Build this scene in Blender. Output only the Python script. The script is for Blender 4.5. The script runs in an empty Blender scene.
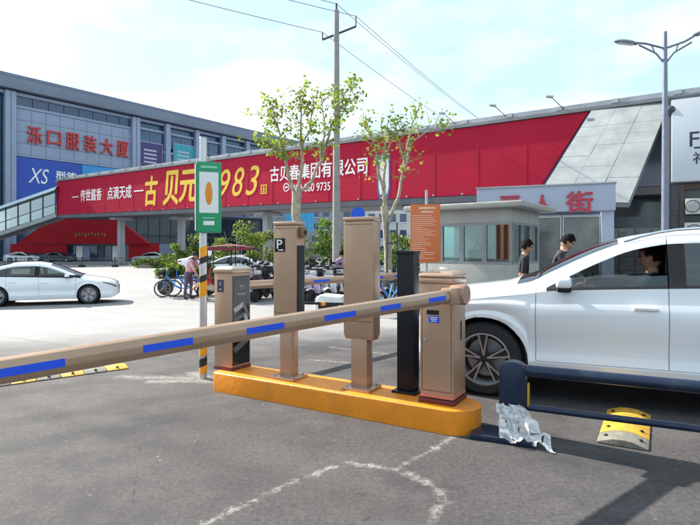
import bpy, bmesh, math, random
from mathutils import Vector, Matrix, Quaternion, noise
R = math.radians
random.seed(7)
scene = bpy.context.scene
COL = scene.collection

# ------------------------------------------------------------------ camera
HC = 1.4
cd = bpy.data.cameras.new('camera'); cam = bpy.data.objects.new('camera', cd); COL.objects.link(cam)
cam.location = (0, 0, HC); cam.rotation_euler = (R(90), 0, 0)
cd.lens = 27.0; cd.sensor_width = 36.0; cd.shift_y = -12.5/700; cd.clip_start = 0.05; cd.clip_end = 3000
scene.camera = cam
scene.render.resolution_x = 1024; scene.render.resolution_y = 768
# ------------------------------------------------------------------ sky + sun
SUN_EL = R(37); SUN_AZ = math.atan2(-0.836, 0.549)
world = bpy.data.worlds.new('World'); scene.world = world; world.use_nodes = True
wn = world.node_tree; wn.nodes.clear()
wo = wn.nodes.new('ShaderNodeOutputWorld'); bg = wn.nodes.new('ShaderNodeBackground')
sky = wn.nodes.new('ShaderNodeTexSky'); sky.sky_type = 'NISHITA'; sky.sun_disc = False
sky.sun_elevation = SUN_EL; sky.sun_rotation = SUN_AZ
sky.air_density = 1.0; sky.dust_density = 1.2; sky.ozone_density = 1.4
tc = wn.nodes.new('ShaderNodeTexCoord'); mp = wn.nodes.new('ShaderNodeMapping'); mp.inputs['Scale'].default_value = (1.0, 1.0, 2.6)
nz = wn.nodes.new('ShaderNodeTexNoise'); nz.inputs['Scale'].default_value = 1.9; nz.inputs['Detail'].default_value = 8; nz.inputs['Roughness'].default_value = 0.55
rmp = wn.nodes.new('ShaderNodeValToRGB'); rmp.color_ramp.elements[0].position = 0.45; rmp.color_ramp.elements[1].position = 0.74
veil = wn.nodes.new('ShaderNodeMix'); veil.data_type = 'RGBA'; veil.inputs['Factor'].default_value = 0.7; veil.inputs['B'].default_value = (3.55, 4.95, 5.55, 1)
mixc = wn.nodes.new('ShaderNodeMix'); mixc.data_type = 'RGBA'; mixc.inputs['B'].default_value = (6.6, 6.75, 6.85, 1)
wn.links.new(tc.outputs['Generated'], mp.inputs['Vector']); wn.links.new(mp.outputs['Vector'], nz.inputs['Vector'])
wn.links.new(nz.outputs['Fac'], rmp.inputs['Fac']); wn.links.new(rmp.outputs['Color'], mixc.inputs['Factor'])
wn.links.new(sky.outputs['Color'], veil.inputs['A']); wn.links.new(veil.outputs['Result'], mixc.inputs['A'])
wn.links.new(mixc.outputs['Result'], bg.inputs['Color'])
bg.inputs['Strength'].default_value = 0.1
wn.links.new(bg.outputs['Background'], wo.inputs['Surface'])
sd = bpy.data.lights.new('sun', 'SUN'); sun = bpy.data.objects.new('sun', sd); COL.objects.link(sun)
sd.energy = 4.8; sd.angle = R(0.6); sd.color = (1.0, 0.94, 0.85)
S = Vector((math.sin(SUN_AZ)*math.cos(SUN_EL), math.cos(SUN_AZ)*math.cos(SUN_EL), math.sin(SUN_EL)))
sun.rotation_euler = S.to_track_quat('Z', 'Y').to_euler(); sun.location = (0, 0, 40)
scene.view_settings.view_transform = 'Standard'; scene.view_settings.look = 'None'
scene.view_settings.gamma = 1; scene.view_settings.use_curve_mapping = False
scene.view_settings.exposure = 1.2
try:
    scene.cycles.max_bounces = 8; scene.cycles.transparent_max_bounces = 16; scene.cycles.caustics_reflective = False; scene.cycles.caustics_refractive = False
except Exception: pass

# ------------------------------------------------------------------ helpers
def at(px, py, d):                       # a place seen in that direction, d metres ahead
    return Vector(((px-350)/525*d, d, HC-(py-250)/525*d))
def gz(y):                               # the ground drops a little towards the street
    t = min(max((y-7)/8.0, 0), 1); return -0.3*t*t*(3-2*t)
MATS = {}
def nt_new(name):
    m = bpy.data.materials.new(name); m.use_nodes = True
    n = m.node_tree; p = n.nodes['Principled BSDF']; return m, n, p
def mat(name, col, rough=0.5, metal=0.0, var=0.12, nscale=6.0, bump=0.0, bscale=60.0, coat=0.0, spec=0.5, dirt=0.0):
    if name in MATS: return MATS[name]
    m, n, p = nt_new(name)
    p.inputs['Roughness'].default_value = rough; p.inputs['Metallic'].default_value = metal
    p.inputs['Coat Weight'].default_value = coat; p.inputs['Specular IOR Level'].default_value = spec
    tcn = n.nodes.new('ShaderNodeTexCoord'); nzn = n.nodes.new('ShaderNodeTexNoise')
    nzn.inputs['Scale'].default_value = nscale; nzn.inputs['Detail'].default_value = 6; nzn.inputs['Roughness'].default_value = 0.62
    n.links.new(tcn.outputs['Object'], nzn.inputs['Vector'])
    cr = n.nodes.new('ShaderNodeValToRGB')
    lo = [max(0, c*(1-var)) for c in col[:3]]; hi = [min(1, c*(1+var)) for c in col[:3]]
    cr.color_ramp.elements[0].position = 0.3; cr.color_ramp.elements[1].position = 0.7
    cr.color_ramp.elements[0].color = (*lo, 1); cr.color_ramp.elements[1].color = (*hi, 1)
    n.links.new(nzn.outputs['Fac'], cr.inputs['Fac'])
    out = cr.outputs['Color']
    if dirt > 0:
        n2 = n.nodes.new('ShaderNodeTexNoise'); n2.inputs['Scale'].default_value = nscale*0.45; n2.inputs['Detail'].default_value = 9; n2.inputs['Roughness'].default_value = 0.72
        mpn = n.nodes.new('ShaderNodeMapping'); mpn.inputs['Scale'].default_value = (2.2, 2.2, 0.6); mpn.inputs['Location'].default_value = (3.1, 1.7, 0.4)
        n.links.new(tcn.outputs['Object'], mpn.inputs['Vector']); n.links.new(mpn.outputs['Vector'], n2.inputs['Vector'])
        r2 = n.nodes.new('ShaderNodeValToRGB'); r2.color_ramp.elements[0].position = 0.52; r2.color_ramp.elements[1].position = 0.74
        r2.color_ramp.elements[1].color = (dirt, dirt, dirt, 1); r2.color_ramp.elements[0].color = (0, 0, 0, 1)
        n.links.new(n2.outputs['Fac'], r2.inputs['Fac'])
        mx = n.nodes.new('ShaderNodeMix'); mx.data_type = 'RGBA'; mx.inputs['B'].default_value = (0.17, 0.145, 0.12, 1)
        n.links.new(r2.outputs['Color'], mx.inputs['Factor']); n.links.new(out, mx.inputs['A']); out = mx.outputs['Result']
    n.links.new(out, p.inputs['Base Color'])
    mr = n.nodes.new('ShaderNodeMapRange'); mr.inputs['To Min'].default_value = max(0.03, rough-0.08); mr.inputs['To Max'].default_value = min(1, rough+0.08)
    n.links.new(nzn.outputs['Fac'], mr.inputs['Value']); n.links.new(mr.outputs['Result'], p.inputs['Roughness'])
    if bump > 0:
        n3 = n.nodes.new('ShaderNodeTexNoise'); n3.inputs['Scale'].default_value = bscale; n3.inputs['Detail'].default_value = 4
        n.links.new(tcn.outputs['Object'], n3.inputs['Vector'])
        b = n.nodes.new('ShaderNodeBump'); b.inputs['Strength'].default_value = bump; b.inputs['Distance'].default_value = 0.01
        n.links.new(n3.outputs['Fac'], b.inputs['Height']); n.links.new(b.outputs['Normal'], p.inputs['Normal'])
    MATS[name] = m; return m
def glass(name, tint=(0.5, 0.6, 0.62), refl=0.12, rough=0.02):
    if name in MATS: return MATS[name]
    m = bpy.data.materials.new(name); m.use_nodes = True; n = m.node_tree; n.nodes.clear()
    o = n.nodes.new('ShaderNodeOutputMaterial'); tr = n.nodes.new('ShaderNodeBsdfTransparent'); gl = n.nodes.new('ShaderNodeBsdfGlossy')
    tr.inputs['Color'].default_value = (*tint, 1); gl.inputs['Roughness'].default_value = rough; gl.inputs['Color'].default_value = (0.92, 0.96, 1, 1)
    lw = n.nodes.new('ShaderNodeLayerWeight'); lw.inputs['Blend'].default_value = 0.25
    ma = n.nodes.new('ShaderNodeMath'); ma.operation = 'MULTIPLY_ADD'; ma.inputs[1].default_value = 0.8; ma.inputs[2].default_value = refl; ma.use_clamp = True
    n.links.new(lw.outputs['Fresnel'], ma.inputs[0])
    mx = n.nodes.new('ShaderNodeMixShader'); n.links.new(ma.outputs[0], mx.inputs['Fac']); n.links.new(tr.outputs[0], mx.inputs[1]); n.links.new(gl.outputs[0], mx.inputs[2])
    n.links.new(mx.outputs[0], o.inputs['Surface']); MATS[name] = m; return m

class MB:
    def __init__(s): s.v = []; s.f = []; s.m = []
    def add(s, vs, fs, mi=0):
        b = len(s.v); s.v += [tuple(v) for v in vs]; s.f += [tuple(b+i for i in f) for f in fs]; s.m += [mi]*len(fs); return s
    def box(s, c, d, rz=0, mi=0, M=None):
        x, y, z = d[0]/2, d[1]/2, d[2]/2
        vs = [Vector(p) for p in ((-x,-y,-z),(x,-y,-z),(x,y,-z),(-x,y,-z),(-x,-y,z),(x,-y,z),(x,y,z),(-x,y,z))]
        if M is None: M = Matrix.Rotation(rz, 3, 'Z')
        vs = [M @ v + Vector(c) for v in vs]
        return s.add(vs, [(0,3,2,1),(4,5,6,7),(0,1,5,4),(1,2,6,5),(2,3,7,6),(3,0,4,7)], mi)
    def bar(s, p0, p1, w, h, mi=0, up=(0,0,1)):
        p0 = Vector(p0); p1 = Vector(p1); d = p1-p0; L = d.length; x = d.normalized(); upv = Vector(up)
        if abs(x.dot(upv)) > 0.98: upv = Vector((0,1,0))
        y = upv.cross(x).normalized(); z = x.cross(y)
        return s.box((p0+p1)/2, (L, w, h), M=Matrix((x, y, z)).transposed(), mi=mi)
    def tube(s, pts, rad, n=8, mi=0, cap=True):
        pts = [Vector(p) for p in pts]; k = len(pts)
        if not isinstance(rad, (list, tuple)): rad = [rad]*k
        b = len(s.v); prev = None
        for i, p in enumerate(pts):
            t = (pts[min(i+1, k-1)]-pts[max(i-1, 0)]).normalized()
            if prev is None:
                a = Vector((0,0,1)) if abs(t.z) < 0.9 else Vector((1,0,0)); y = t.cross(a).normalized()
            else:
                y = (prev - t*prev.dot(t)).normalized()
            z = t.cross(y); prev = y
            for j in range(n):
                an = 2*math.pi*j/n; s.v.append(tuple(p + (y*math.cos(an)+z*math.sin(an))*rad[i]))
        for i in range(k-1):
            for j in range(n):
                s.f.append((b+i*n+j, b+i*n+(j+1)%n, b+(i+1)*n+(j+1)%n, b+(i+1)*n+j)); s.m.append(mi)
        if cap:
            s.f.append(tuple(b+j for j in reversed(range(n)))); s.f.append(tuple(b+(k-1)*n+j for j in range(n))); s.m += [mi, mi]
        return s
    def prism(s, poly, a0, a1, axis='z', mi=0):          # poly in the other two axes
        def P(u, v, a):
            return {'z': (u, v, a), 'y': (u, a, v), 'x': (a, u, v)}[axis]
        n = len(poly); b = len(s.v)
        s.v += [P(u, v, a0) for u, v in poly]+[P(u, v, a1) for u, v in poly]
        s.f.append(tuple(b+i for i in reversed(range(n)))); s.f.append(tuple(b+n+i for i in range(n)))
        for i in range(n): s.f.append((b+i, b+(i+1)%n, b+n+(i+1)%n, b+n+i))
        s.m += [mi]*(n+2); return s
    def lathe(s, prof, n=24, axis='y', mi=0, c=(0,0,0), close=False):   # prof: (radius, along)
        b = len(s.v); k = len(prof)
        for r, a in prof:
            for j in range(n):
                an = 2*math.pi*j/n; u = r*math.cos(an); v = r*math.sin(an)
                p = {'z': (u, v, a), 'y': (u, a, v), 'x': (a, u, v)}[axis]
                s.v.append((p[0]+c[0], p[1]+c[1], p[2]+c[2]))
        rng = range(k if close else k-1)
        for i in rng:
            i2 = (i+1) % k
            for j in range(n): s.f.append((b+i*n+j, b+i*n+(j+1)%n, b+i2*n+(j+1)%n, b+i2*n+j)); s.m.append(mi)
        return s
    def ball(s, c, r, n=12, m=8, mi=0):
        c = Vector(c)
        if not isinstance(r, (list, tuple)): r = (r, r, r)
        vs = []; fs = []
        for i in range(m+1):
            th = math.pi*i/m
            for j in range(n):
                ph = 2*math.pi*j/n
                vs.append(c+Vector((r[0]*math.sin(th)*math.cos(ph), r[1]*math.sin(th)*math.sin(ph), r[2]*math.cos(th))))
        for i in range(m):
            for j in range(n): fs.append((i*n+j, (i+1)*n+j, (i+1)*n+(j+1)%n, i*n+(j+1)%n))
        return s.add(vs, fs, mi)
    def mesh(s, name, mats, smooth=False, bevel=0.0, seg=2, weld=False, ang=35):
        me = bpy.data.meshes.new(name); me.from_pydata(s.v, [], s.f)
        if not isinstance(mats, (list, tuple)): mats = [mats]
        for m in mats: me.materials.append(m)
        me.polygons.foreach_set('material_index', s.m)
        bm = bmesh.new(); bm.from_mesh(me)
        if weld: bmesh.ops.remove_doubles(bm, verts=bm.verts, dist=1e-4)
        bmesh.ops.recalc_face_normals(bm, faces=bm.faces)
        if bevel > 0:
            ed = [e for e in bm.edges if len(e.link_faces) == 2 and e.calc_face_angle(0) > R(28)]
            bmesh.ops.bevel(bm, geom=ed, offset=bevel, segments=seg, profile=0.6, affect='EDGES', clamp_overlap=True)
        bm.to_mesh(me); bm.free()
        if smooth or bevel > 0:
            me.polygons.foreach_set('use_smooth', [True]*len(me.polygons))
            me.set_sharp_from_angle(angle=R(ang))
        return me
    def build(s, name, mats, parent=None, **kw):
        o = bpy.data.objects.new(name, s.mesh(name, mats, **kw)); COL.objects.link(o)
        if parent is not None: o.parent = parent
        return o
def tag(o, label=None, cat=None, group=None, kind=None):
    if label: o['label'] = label
    if cat: o['category'] = cat
    if group: o['group'] = group
    if kind: o['kind'] = kind
    return o
def thing(name, label, cat, loc=(0,0,0), rz=0, group=None):
    o = bpy.data.objects.new(name, None); COL.objects.link(o); o.empty_display_size = 0.2
    o.location = loc; o.rotation_euler = (0, 0, rz); return tag(o, label, cat, group)
def sub(name, parent, loc=(0,0,0), rot=(0,0,0)):
    o = bpy.data.objects.new(name, None); COL.objects.link(o); o.parent = parent; o.location = loc; o.rotation_euler = rot; o.empty_display_size = 0.1; return o
def inst(me, name, parent, loc=(0,0,0), rot=(0,0,0), scale=(1,1,1)):
    o = bpy.data.objects.new(name, me); COL.objects.link(o); o.parent = parent; o.location = loc; o.rotation_euler = rot; o.scale = scale; return o
def copy_tree(o, parent=None):
    c = o.copy(); COL.objects.link(c); c.parent = parent
    for ch in list(o.children): copy_tree(ch, c)
    return c
def text(body, name, material, parent, loc, width, height, rot=(R(90), 0, 0), depth=0.01, bold=0.0, shear=0.0, label=None):
    cu = bpy.data.curves.new(name, 'FONT'); cu.body = body; cu.size = 1.0; cu.extrude = 0.0; cu.offset = 0.0; cu.shear = shear
    cu.resolution_u = 4
    to = bpy.data.objects.new('tmp_text', cu); COL.objects.link(to)
    dg = bpy.context.evaluated_depsgraph_get(); dg.update()
    me = bpy.data.meshes.new_from_object(to.evaluated_get(dg)); me.name = name
    bpy.data.objects.remove(to); bpy.data.curves.remove(cu)
    xs = [v.co.x for v in me.vertices]; ys = [v.co.y for v in me.vertices]
    if not xs: return None
    x0, x1, y0, y1 = min(xs), max(xs), min(ys), max(ys)
    if width is None: width = (x1-x0)*height/(y1-y0)
    for v in me.vertices:
        v.co.x = (v.co.x-(x0+x1)/2)/(x1-x0)*width; v.co.y = (v.co.y-(y0+y1)/2)/(y1-y0)*height; v.co.z = 0
    bm = bmesh.new(); bm.from_mesh(me)
    r = bmesh.ops.extrude_face_region(bm, geom=list(bm.faces))
    for v in [g for g in r['geom'] if isinstance(g, bmesh.types.BMVert)]: v.co.z += depth
    bmesh.ops.recalc_face_normals(bm, faces=bm.faces)
    if bold > 0:                          # heavier strokes: shifted copies, each a hair deeper
        base = bmesh.new(); bm.to_mesh(me); sc_ = bold*height
        for k, (dx, dy) in enumerate(((1, 0), (-1, 0), (0, 1), (0, -1), (.7, .7), (-.7, .7), (.7, -.7), (-.7, -.7))):
            base.from_mesh(me); vs = base.verts[-len(me.vertices):] if False else list(base.verts)[-len(me.vertices):]
            for v in vs: v.co.x += dx*sc_; v.co.y += dy*sc_; v.co.z -= (k+1)*depth*0.03
        base.from_mesh(me); base.to_mesh(me); base.free(); bm.free()
    else:
        bm.to_mesh(me); bm.free()
    me.materials.clear(); me.materials.append(material)
    o = bpy.data.objects.new(name, me); COL.objects.link(o); o.parent = parent; o.location = loc; o.rotation_euler = rot
    return o
def pch(pts):                            # monotone cubic through points
    xs = [p[0] for p in pts]; ys = [p[1] for p in pts]; n = len(xs)
    h = [xs[i+1]-xs[i] for i in range(n-1)]; d = [(ys[i+1]-ys[i])/h[i] for i in range(n-1)]
    m = [d[0]]+[0 if d[i-1]*d[i] <= 0 else 2*d[i-1]*d[i]/(d[i-1]+d[i]) for i in range(1, n-1)]+[d[-1]]
    def f(x):
        if x <= xs[0]: return ys[0]
        if x >= xs[-1]: return ys[-1]
        i = 0
        while x > xs[i+1]: i += 1
        t = (x-xs[i])/h[i]
        return ys[i]*(1+2*t)*(1-t)**2 + h[i]*m[i]*t*(1-t)**2 + ys[i+1]*t*t*(3-2*t) + h[i]*m[i+1]*t*t*(t-1)
    return f

# ------------------------------------------------------------------ materials
TAN = mat('tan_enamel', (0.41, 0.262, 0.175), 0.34, 0.25, var=0.08, nscale=3, bump=.05, bscale=25, dirt=0.3)
TAN2 = mat('tan_enamel_lid', (0.44, 0.285, 0.195), 0.26, 0.3, var=0.08, nscale=3, bump=.04, bscale=25, dirt=0.25)
BLACKM = mat('black_enamel', (0.008, 0.009, 0.014), 0.35, 0.0, var=0.2, spec=0.25)
BLACKP = mat('black_plastic', (0.012, 0.012, 0.014), 0.5, var=0.2, spec=0.25)
RUBBER = mat('tyre_rubber', (0.018, 0.018, 0.019), 0.8, var=0.25, nscale=12)
STEEL = mat('galvanised_steel', (0.42, 0.43, 0.45), 0.42, 0.6, var=0.12, nscale=9, dirt=0.2)
GREYP = mat('grey_paint', (0.33, 0.35, 0.38), 0.5, 0.1, var=0.1, dirt=0.2)
ALLOY = mat('alloy', (0.34, 0.34, 0.36), 0.3, 0.35, var=0.06)
ALLOYD = mat('dark_alloy', (0.025, 0.025, 0.028), 0.32, 0.2, var=0.1)
CHROME = mat('chrome_trim', (0.7, 0.72, 0.75), 0.15, 0.95, var=0.03)
ORANGE = mat('orange_kerb_paint', (0.78, 0.25, 0.008), 0.5, var=0.1, nscale=5, bump=0.35, bscale=30, dirt=0.42)
BLUES = mat('blue_reflective_tape', (0.012, 0.09, 0.78), 0.35, var=0.06)
NAVY = mat('navy_enamel', (0.011, 0.022, 0.055), 0.3, 0.2, var=0.1, dirt=0.2)
YELLOW = mat('yellow_rubber', (0.6, 0.33, 0.03), 0.6, var=0.14, nscale=14, bump=0.3, bscale=80, dirt=0.7)
DARKRUB = mat('worn_rubber', (0.19, 0.18, 0.15), 0.75, var=0.3, nscale=14, bump=0.4, bscale=70, dirt=0.3)
RED = mat('red_vinyl', (0.43, 0.006, 0.036), 0.55, var=0.10, nscale=0.35, spec=0.2, bump=.5, bscale=.9)
REDW = mat('red_wall', (0.34, 0.01, 0.018), 0.7, var=0.12, nscale=0.6, spec=0.2)
GOLD = mat('yellow_print', (0.85, 0.56, 0.06), 0.45, var=0.05)
WHITE = mat('white_print', (0.82, 0.82, 0.82), 0.5, var=0.03)
PAINTW = mat('white_car_paint', (0.79, 0.81, 0.86), 0.4, var=0.03, nscale=1.2, coat=1.0)
PAINTS = mat('silver_car_paint', (0.5, 0.52, 0.55), 0.25, 0.3, var=0.03, coat=0.6)
PAINTD = mat('dark_car_paint', (0.03, 0.035, 0.055), 0.25, 0.1, var=0.05, coat=0.6)
SEATF = mat('seat_fabric', (0.03, 0.03, 0.034), 0.8, var=0.2)
def leafmat(name, c, tr):
    m, n, p = nt_new(name); tcn = n.nodes.new('ShaderNodeTexCoord'); nzn = n.nodes.new('ShaderNodeTexNoise'); nzn.inputs['Scale'].default_value = 1.7; nzn.inputs['Detail'].default_value = 6
    n.links.new(tcn.outputs['Object'], nzn.inputs['Vector']); cr = n.nodes.new('ShaderNodeValToRGB'); e = cr.color_ramp.elements; e[0].position = .32; e[1].position = .68
    e[0].color = (*[k*.6 for k in c], 1); e[1].color = (*[min(1, k*1.4) for k in c], 1); n.links.new(nzn.outputs['Fac'], cr.inputs['Fac']); n.links.new(cr.outputs['Color'], p.inputs['Base Color']); p.inputs['Roughness'].default_value = .55; p.inputs['Specular IOR Level'].default_value = .3
    t = n.nodes.new('ShaderNodeBsdfTranslucent'); n.links.new(cr.outputs['Color'], t.inputs['Color']); mx = n.nodes.new('ShaderNodeMixShader'); mx.inputs[0].default_value = tr
    o = n.nodes['Material Output']; n.links.new(p.outputs[0], mx.inputs[1]); n.links.new(t.outputs[0], mx.inputs[2]); n.links.new(mx.outputs[0], o.inputs['Surface']); MATS[name] = m; return m
LEAF = leafmat('leaf_green', (0.19, 0.28, 0.025), .45); LEAF2 = leafmat('leaf_light', (0.36, 0.42, 0.05), .45)
BUSH = leafmat('bush_green', (0.085, 0.15, 0.028), .3); BUSH2 = leafmat('bush_olive', (0.16, 0.2, 0.05), .3)
BARK = mat('pale_bark', (0.33, 0.285, 0.215), 0.85, var=0.4, nscale=5, bump=0.8, bscale=11)
CONC = mat('pole_concrete', (0.3, 0.29, 0.275), 0.8, var=0.14, nscale=3, bump=0.2)
CLAD = mat('pale_cladding', (0.27, 0.32, 0.44), 0.45, var=0.09, nscale=0.25)
CLAD2 = mat('grey_stone', (0.15, 0.18, 0.255), 0.55, var=0.12, nscale=0.3)
GLASSD = mat('dark_blue_glazing', (0.035, 0.07, 0.14), 0.12, 0.1, var=0.35, nscale=0.15, spec=0.8)
CARGL = glass('car_glass', (0.34, 0.38, 0.38), 0.08)
CARGLD = glass('tinted_glass', (0.06, 0.07, 0.09), 0.1)
BOOTHGL = glass('booth_glass', (0.42, 0.62, 0.6), 0.16)
SKIN = mat('skin', (0.46, 0.24, 0.16), 0.55, var=0.08, nscale=8)
HAIR = mat('black_hair', (0.009, 0.0075, 0.007), 0.75, var=0.4, nscale=20, spec=.12, bump=1.0, bscale=60)

# ------------------------------------------------------------------ ground
def seg_mask(n, pos, a, b, r, soft, noise_out, namp):
    ax, ay = a; bx, by = b
    V = lambda op: n.nodes.new('ShaderNodeVectorMath')
    pa = n.nodes.new('ShaderNodeVectorMath'); pa.operation = 'SUBTRACT'; n.links.new(pos, pa.inputs[0]); pa.inputs[1].default_value = (ax, ay, 0)
    ba = Vector((bx-ax, by-ay, 0)); L2 = ba.length_squared
    dt = n.nodes.new('ShaderNodeVectorMath'); dt.operation = 'DOT_PRODUCT'; n.links.new(pa.outputs[0], dt.inputs[0]); dt.inputs[1].default_value = ba/L2
    cl = n.nodes.new('ShaderNodeClamp'); n.links.new(dt.outputs['Value'], cl.inputs['Value'])
    sc = n.nodes.new('ShaderNodeVectorMath'); sc.operation = 'SCALE'; sc.inputs[0].default_value = ba; n.links.new(cl.outputs[0], sc.inputs['Scale'])
    df = n.nodes.new('ShaderNodeVectorMath'); df.operation = 'SUBTRACT'; n.links.new(pa.outputs[0], df.inputs[0]); n.links.new(sc.outputs[0], df.inputs[1])
    ml = n.nodes.new('ShaderNodeVectorMath'); ml.operation = 'MULTIPLY'; n.links.new(df.outputs[0], ml.inputs[0]); ml.inputs[1].default_value = (1, 1, 0)
    ln = n.nodes.new('ShaderNodeVectorMath'); ln.operation = 'LENGTH'; n.links.new(ml.outputs[0], ln.inputs[0])
    ad = n.nodes.new('ShaderNodeMath'); ad.operation = 'MULTIPLY_ADD'; n.links.new(noise_out, ad.inputs[0]); ad.inputs[1].default_value = namp; n.links.new(ln.outputs['Value'], ad.inputs[2])
    mr = n.nodes.new('ShaderNodeMapRange'); mr.interpolation_type = 'SMOOTHSTEP'
    c = r+namp*0.5
    mr.inputs['From Min'].default_value = c-soft; mr.inputs['From Max'].default_value = c+soft; mr.inputs['To Min'].default_value = 1; mr.inputs['To Max'].default_value = 0
    n.links.new(ad.outputs[0], mr.inputs['Value']); return mr.outputs['Result']
def ground_mat():
    m, n, p = nt_new('asphalt_and_concrete')
    g = n.nodes.new('ShaderNodeTexCoord'); pos = g.outputs['Object']
    def noise(s, det=6, ro=0.6, lo=(0,0,0)):
        k = n.nodes.new('ShaderNodeTexNoise'); k.inputs['Scale'].default_value = s; k.inputs['Detail'].default_value = det; k.inputs['Roughness'].default_value = ro
        n.links.new(pos, k.inputs['Vector']); return k.outputs['Fac']
    def ramp(f, p0, c0, p1, c1):
        r = n.nodes.new('ShaderNodeValToRGB'); e = r.color_ramp.elements; e[0].position = p0; e[1].position = p1; e[0].color = (*c0, 1); e[1].color = (*c1, 1)
        n.links.new(f, r.inputs['Fac']); return r.outputs['Color']
    def mix(f, a, b, bt='MIX'):
        k = n.nodes.new('ShaderNodeMix'); k.data_type = 'RGBA'; k.blend_type = bt
        if hasattr(f, 'links') or hasattr(f, 'is_linked'): n.links.new(f, k.inputs['Factor'])
        else: k.inputs['Factor'].default_value = f
        for s, i in ((a, 'A'), (b, 'B')):
            if isinstance(s, tuple): k.inputs[i].default_value = (*s, 1)
            else: n.links.new(s, k.inputs[i])
        return k.outputs['Result']
    fine = noise(140, 3, 0.75); mid = noise(26, 5, 0.7); big = noise(1.1, 6, 0.6); huge = noise(0.35, 5, 0.6)
    asp = mix(.55, ramp(fine, 0.32, (0.010, 0.0095, 0.0105), 0.68, (0.150, 0.138, 0.138)), ramp(noise(34, 5, .75), 0.38, (0.012, 0.0115, 0.0125), 0.62, (0.125, 0.115, 0.115)))
    asp = mix(0.34, asp, ramp(big, 0.3, (0.034, 0.031, 0.032), 0.72, (0.105, 0.096, 0.096)))
    asp = mix(ramp(noise(0.9, 7, 0.7), 0.5, (0, 0, 0), 0.64, (0.78, 0.78, 0.78)), asp, (0.036, 0.034, 0.037))
    asp = mix(ramp(noise(0.55, 8, 0.72, (7, 2, 0)), 0.5, (0, 0, 0), 0.66, (0.45, 0.45, 0.45)), asp, (0.125, 0.113, 0.110))
    asp = mix(ramp(noise(2.6, 9, 0.78), 0.58, (0, 0, 0), 0.7, (0.5, 0.5, 0.5)), asp, (0.03, 0.029, 0.031))
    vor = n.nodes.new('ShaderNodeTexVoronoi'); vor.inputs['Scale'].default_value = 9; n.links.new(pos, vor.inputs['Vector'])
    chip = n.nodes.new('ShaderNodeMath'); chip.operation = 'LESS_THAN'; chip.inputs[1].default_value = 0.085; n.links.new(vor.outputs['Distance'], chip.inputs[0])
    chm = n.nodes.new('ShaderNodeMath'); chm.operation = 'MULTIPLY'; n.links.new(chip.outputs[0], chm.inputs[0]); n.links.new(ramp(noise(1.7, 3), 0.5, (0, 0, 0), 0.62, (0.75, 0.75, 0.75)), chm.inputs[1])
    asp = mix(chm.outputs[0], asp, (0.3, 0.285, 0.27))
    # cement in the cracks and splashed around the sign pole
    dn = noise(9, 7, 0.75); acc = None
    segs = [((-0.95,2.42),(-0.387,3.13),.012,.03),((-0.387,3.13),(-0.033,3.467),.014,.03),((-0.033,3.467),(0.286,3.34),.018,.045),((0.286,3.34),(0.79,3.95),.014,.04),
            ((0.36,3.30),(0.50,3.12),.03,.05),((0.50,3.12),(0.515,2.9),.03,.05),((0.515,2.9),(0.30,2.5),.02,.04),
            ((-2.5,5.80),(-1.75,5.72),.10,.12),((-2.1,5.58),(-1.6,5.62),.08,.09),((-1.75,5.95),(-1.5,5.6),.14,.1),
            ((1.2,6.6),(-0.3,7.6),.03,.05),((-0.5,6.7),(0.2,6.45),.02,.05)]
    for a, b, r, so in segs:
        k = seg_mask(n, pos, a, b, r*.6, so*.7, dn, 0.30)
        if acc is None: acc = k
        else:
            mx = n.nodes.new('ShaderNodeMath'); mx.operation = 'MAXIMUM'; n.links.new(acc, mx.inputs[0]); n.links.new(k, mx.inputs[1]); acc = mx.outputs[0]
    br = n.nodes.new('ShaderNodeMath'); br.operation = 'MULTIPLY'; n.links.new(acc, br.inputs[0]); n.links.new(ramp(mid, 0.36, (0.08,)*3, 0.6, (0.9,)*3), br.inputs[1])
    asp = mix(br.outputs[0], asp, (0.32, 0.30, 0.275))
    dk = None
    for a, b, r, so, na, st in (((-2.6,3.3),(-1.5,3.75),.0,.012,.10,1),((-1.5,3.75),(-0.9,4.4),.0,.012,.10,1),((-1.5,3.75),(-1.2,2.9),.0,.010,.1,1),((1.1,2.6),(1.7,3.1),.0,.012,.1,1),((-0.4,2.2),(0.1,2.75),.0,.010,.1,1),
                                ((-4.5,5.6),(1.6,2.0),.10,.16,.25,.4),((-4.0,3.9),(-.2,1.7),.09,.15,.25,.4),((-1.9,4.55),(-1.3,4.3),.12,.2,.4,.5)):
        k = seg_mask(n, pos, a, b, r, so, dn, na); q_ = n.nodes.new('ShaderNodeMath'); q_.operation = 'MULTIPLY'; n.links.new(k, q_.inputs[0]); q_.inputs[1].default_value = .75*st
        if dk is None: dk = q_.outputs[0]
        else:
            mx = n.nodes.new('ShaderNodeMath'); mx.operation = 'MAXIMUM'; n.links.new(dk, mx.inputs[0]); n.links.new(q_.outputs[0], mx.inputs[1]); dk = mx.outputs[0]
    asp = mix(dk, asp, (0.018, 0.017, 0.018))
    con = mix(0.5, ramp(big, 0.3, (0.25, 0.243, 0.246), 0.7, (0.33, 0.32, 0.323)), ramp(fine, 0.3, (0.2, 0.195, 0.197), 0.7, (0.36, 0.35, 0.352)))
    con = mix(ramp(huge, 0.5, (0, 0, 0), 0.75, (0.35,)*3), con, (0.16, 0.155, 0.155))
    bt = n.nodes.new('ShaderNodeTexBrick'); bt.offset = 0; bt.inputs['Scale'].default_value = 1; bt.inputs['Mortar Size'].default_value = .022; bt.inputs['Brick Width'].default_value = 4.6; bt.inputs['Row Height'].default_value = 4.2; mpj = n.nodes.new('ShaderNodeMapping'); mpj.inputs['Rotation'].default_value = (0, 0, R(33)); n.links.new(pos, mpj.inputs['Vector']); n.links.new(mpj.outputs['Vector'], bt.inputs['Vector'])
    con = mix(bt.outputs['Fac'], con, (0.19, 0.183, 0.18))
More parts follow.
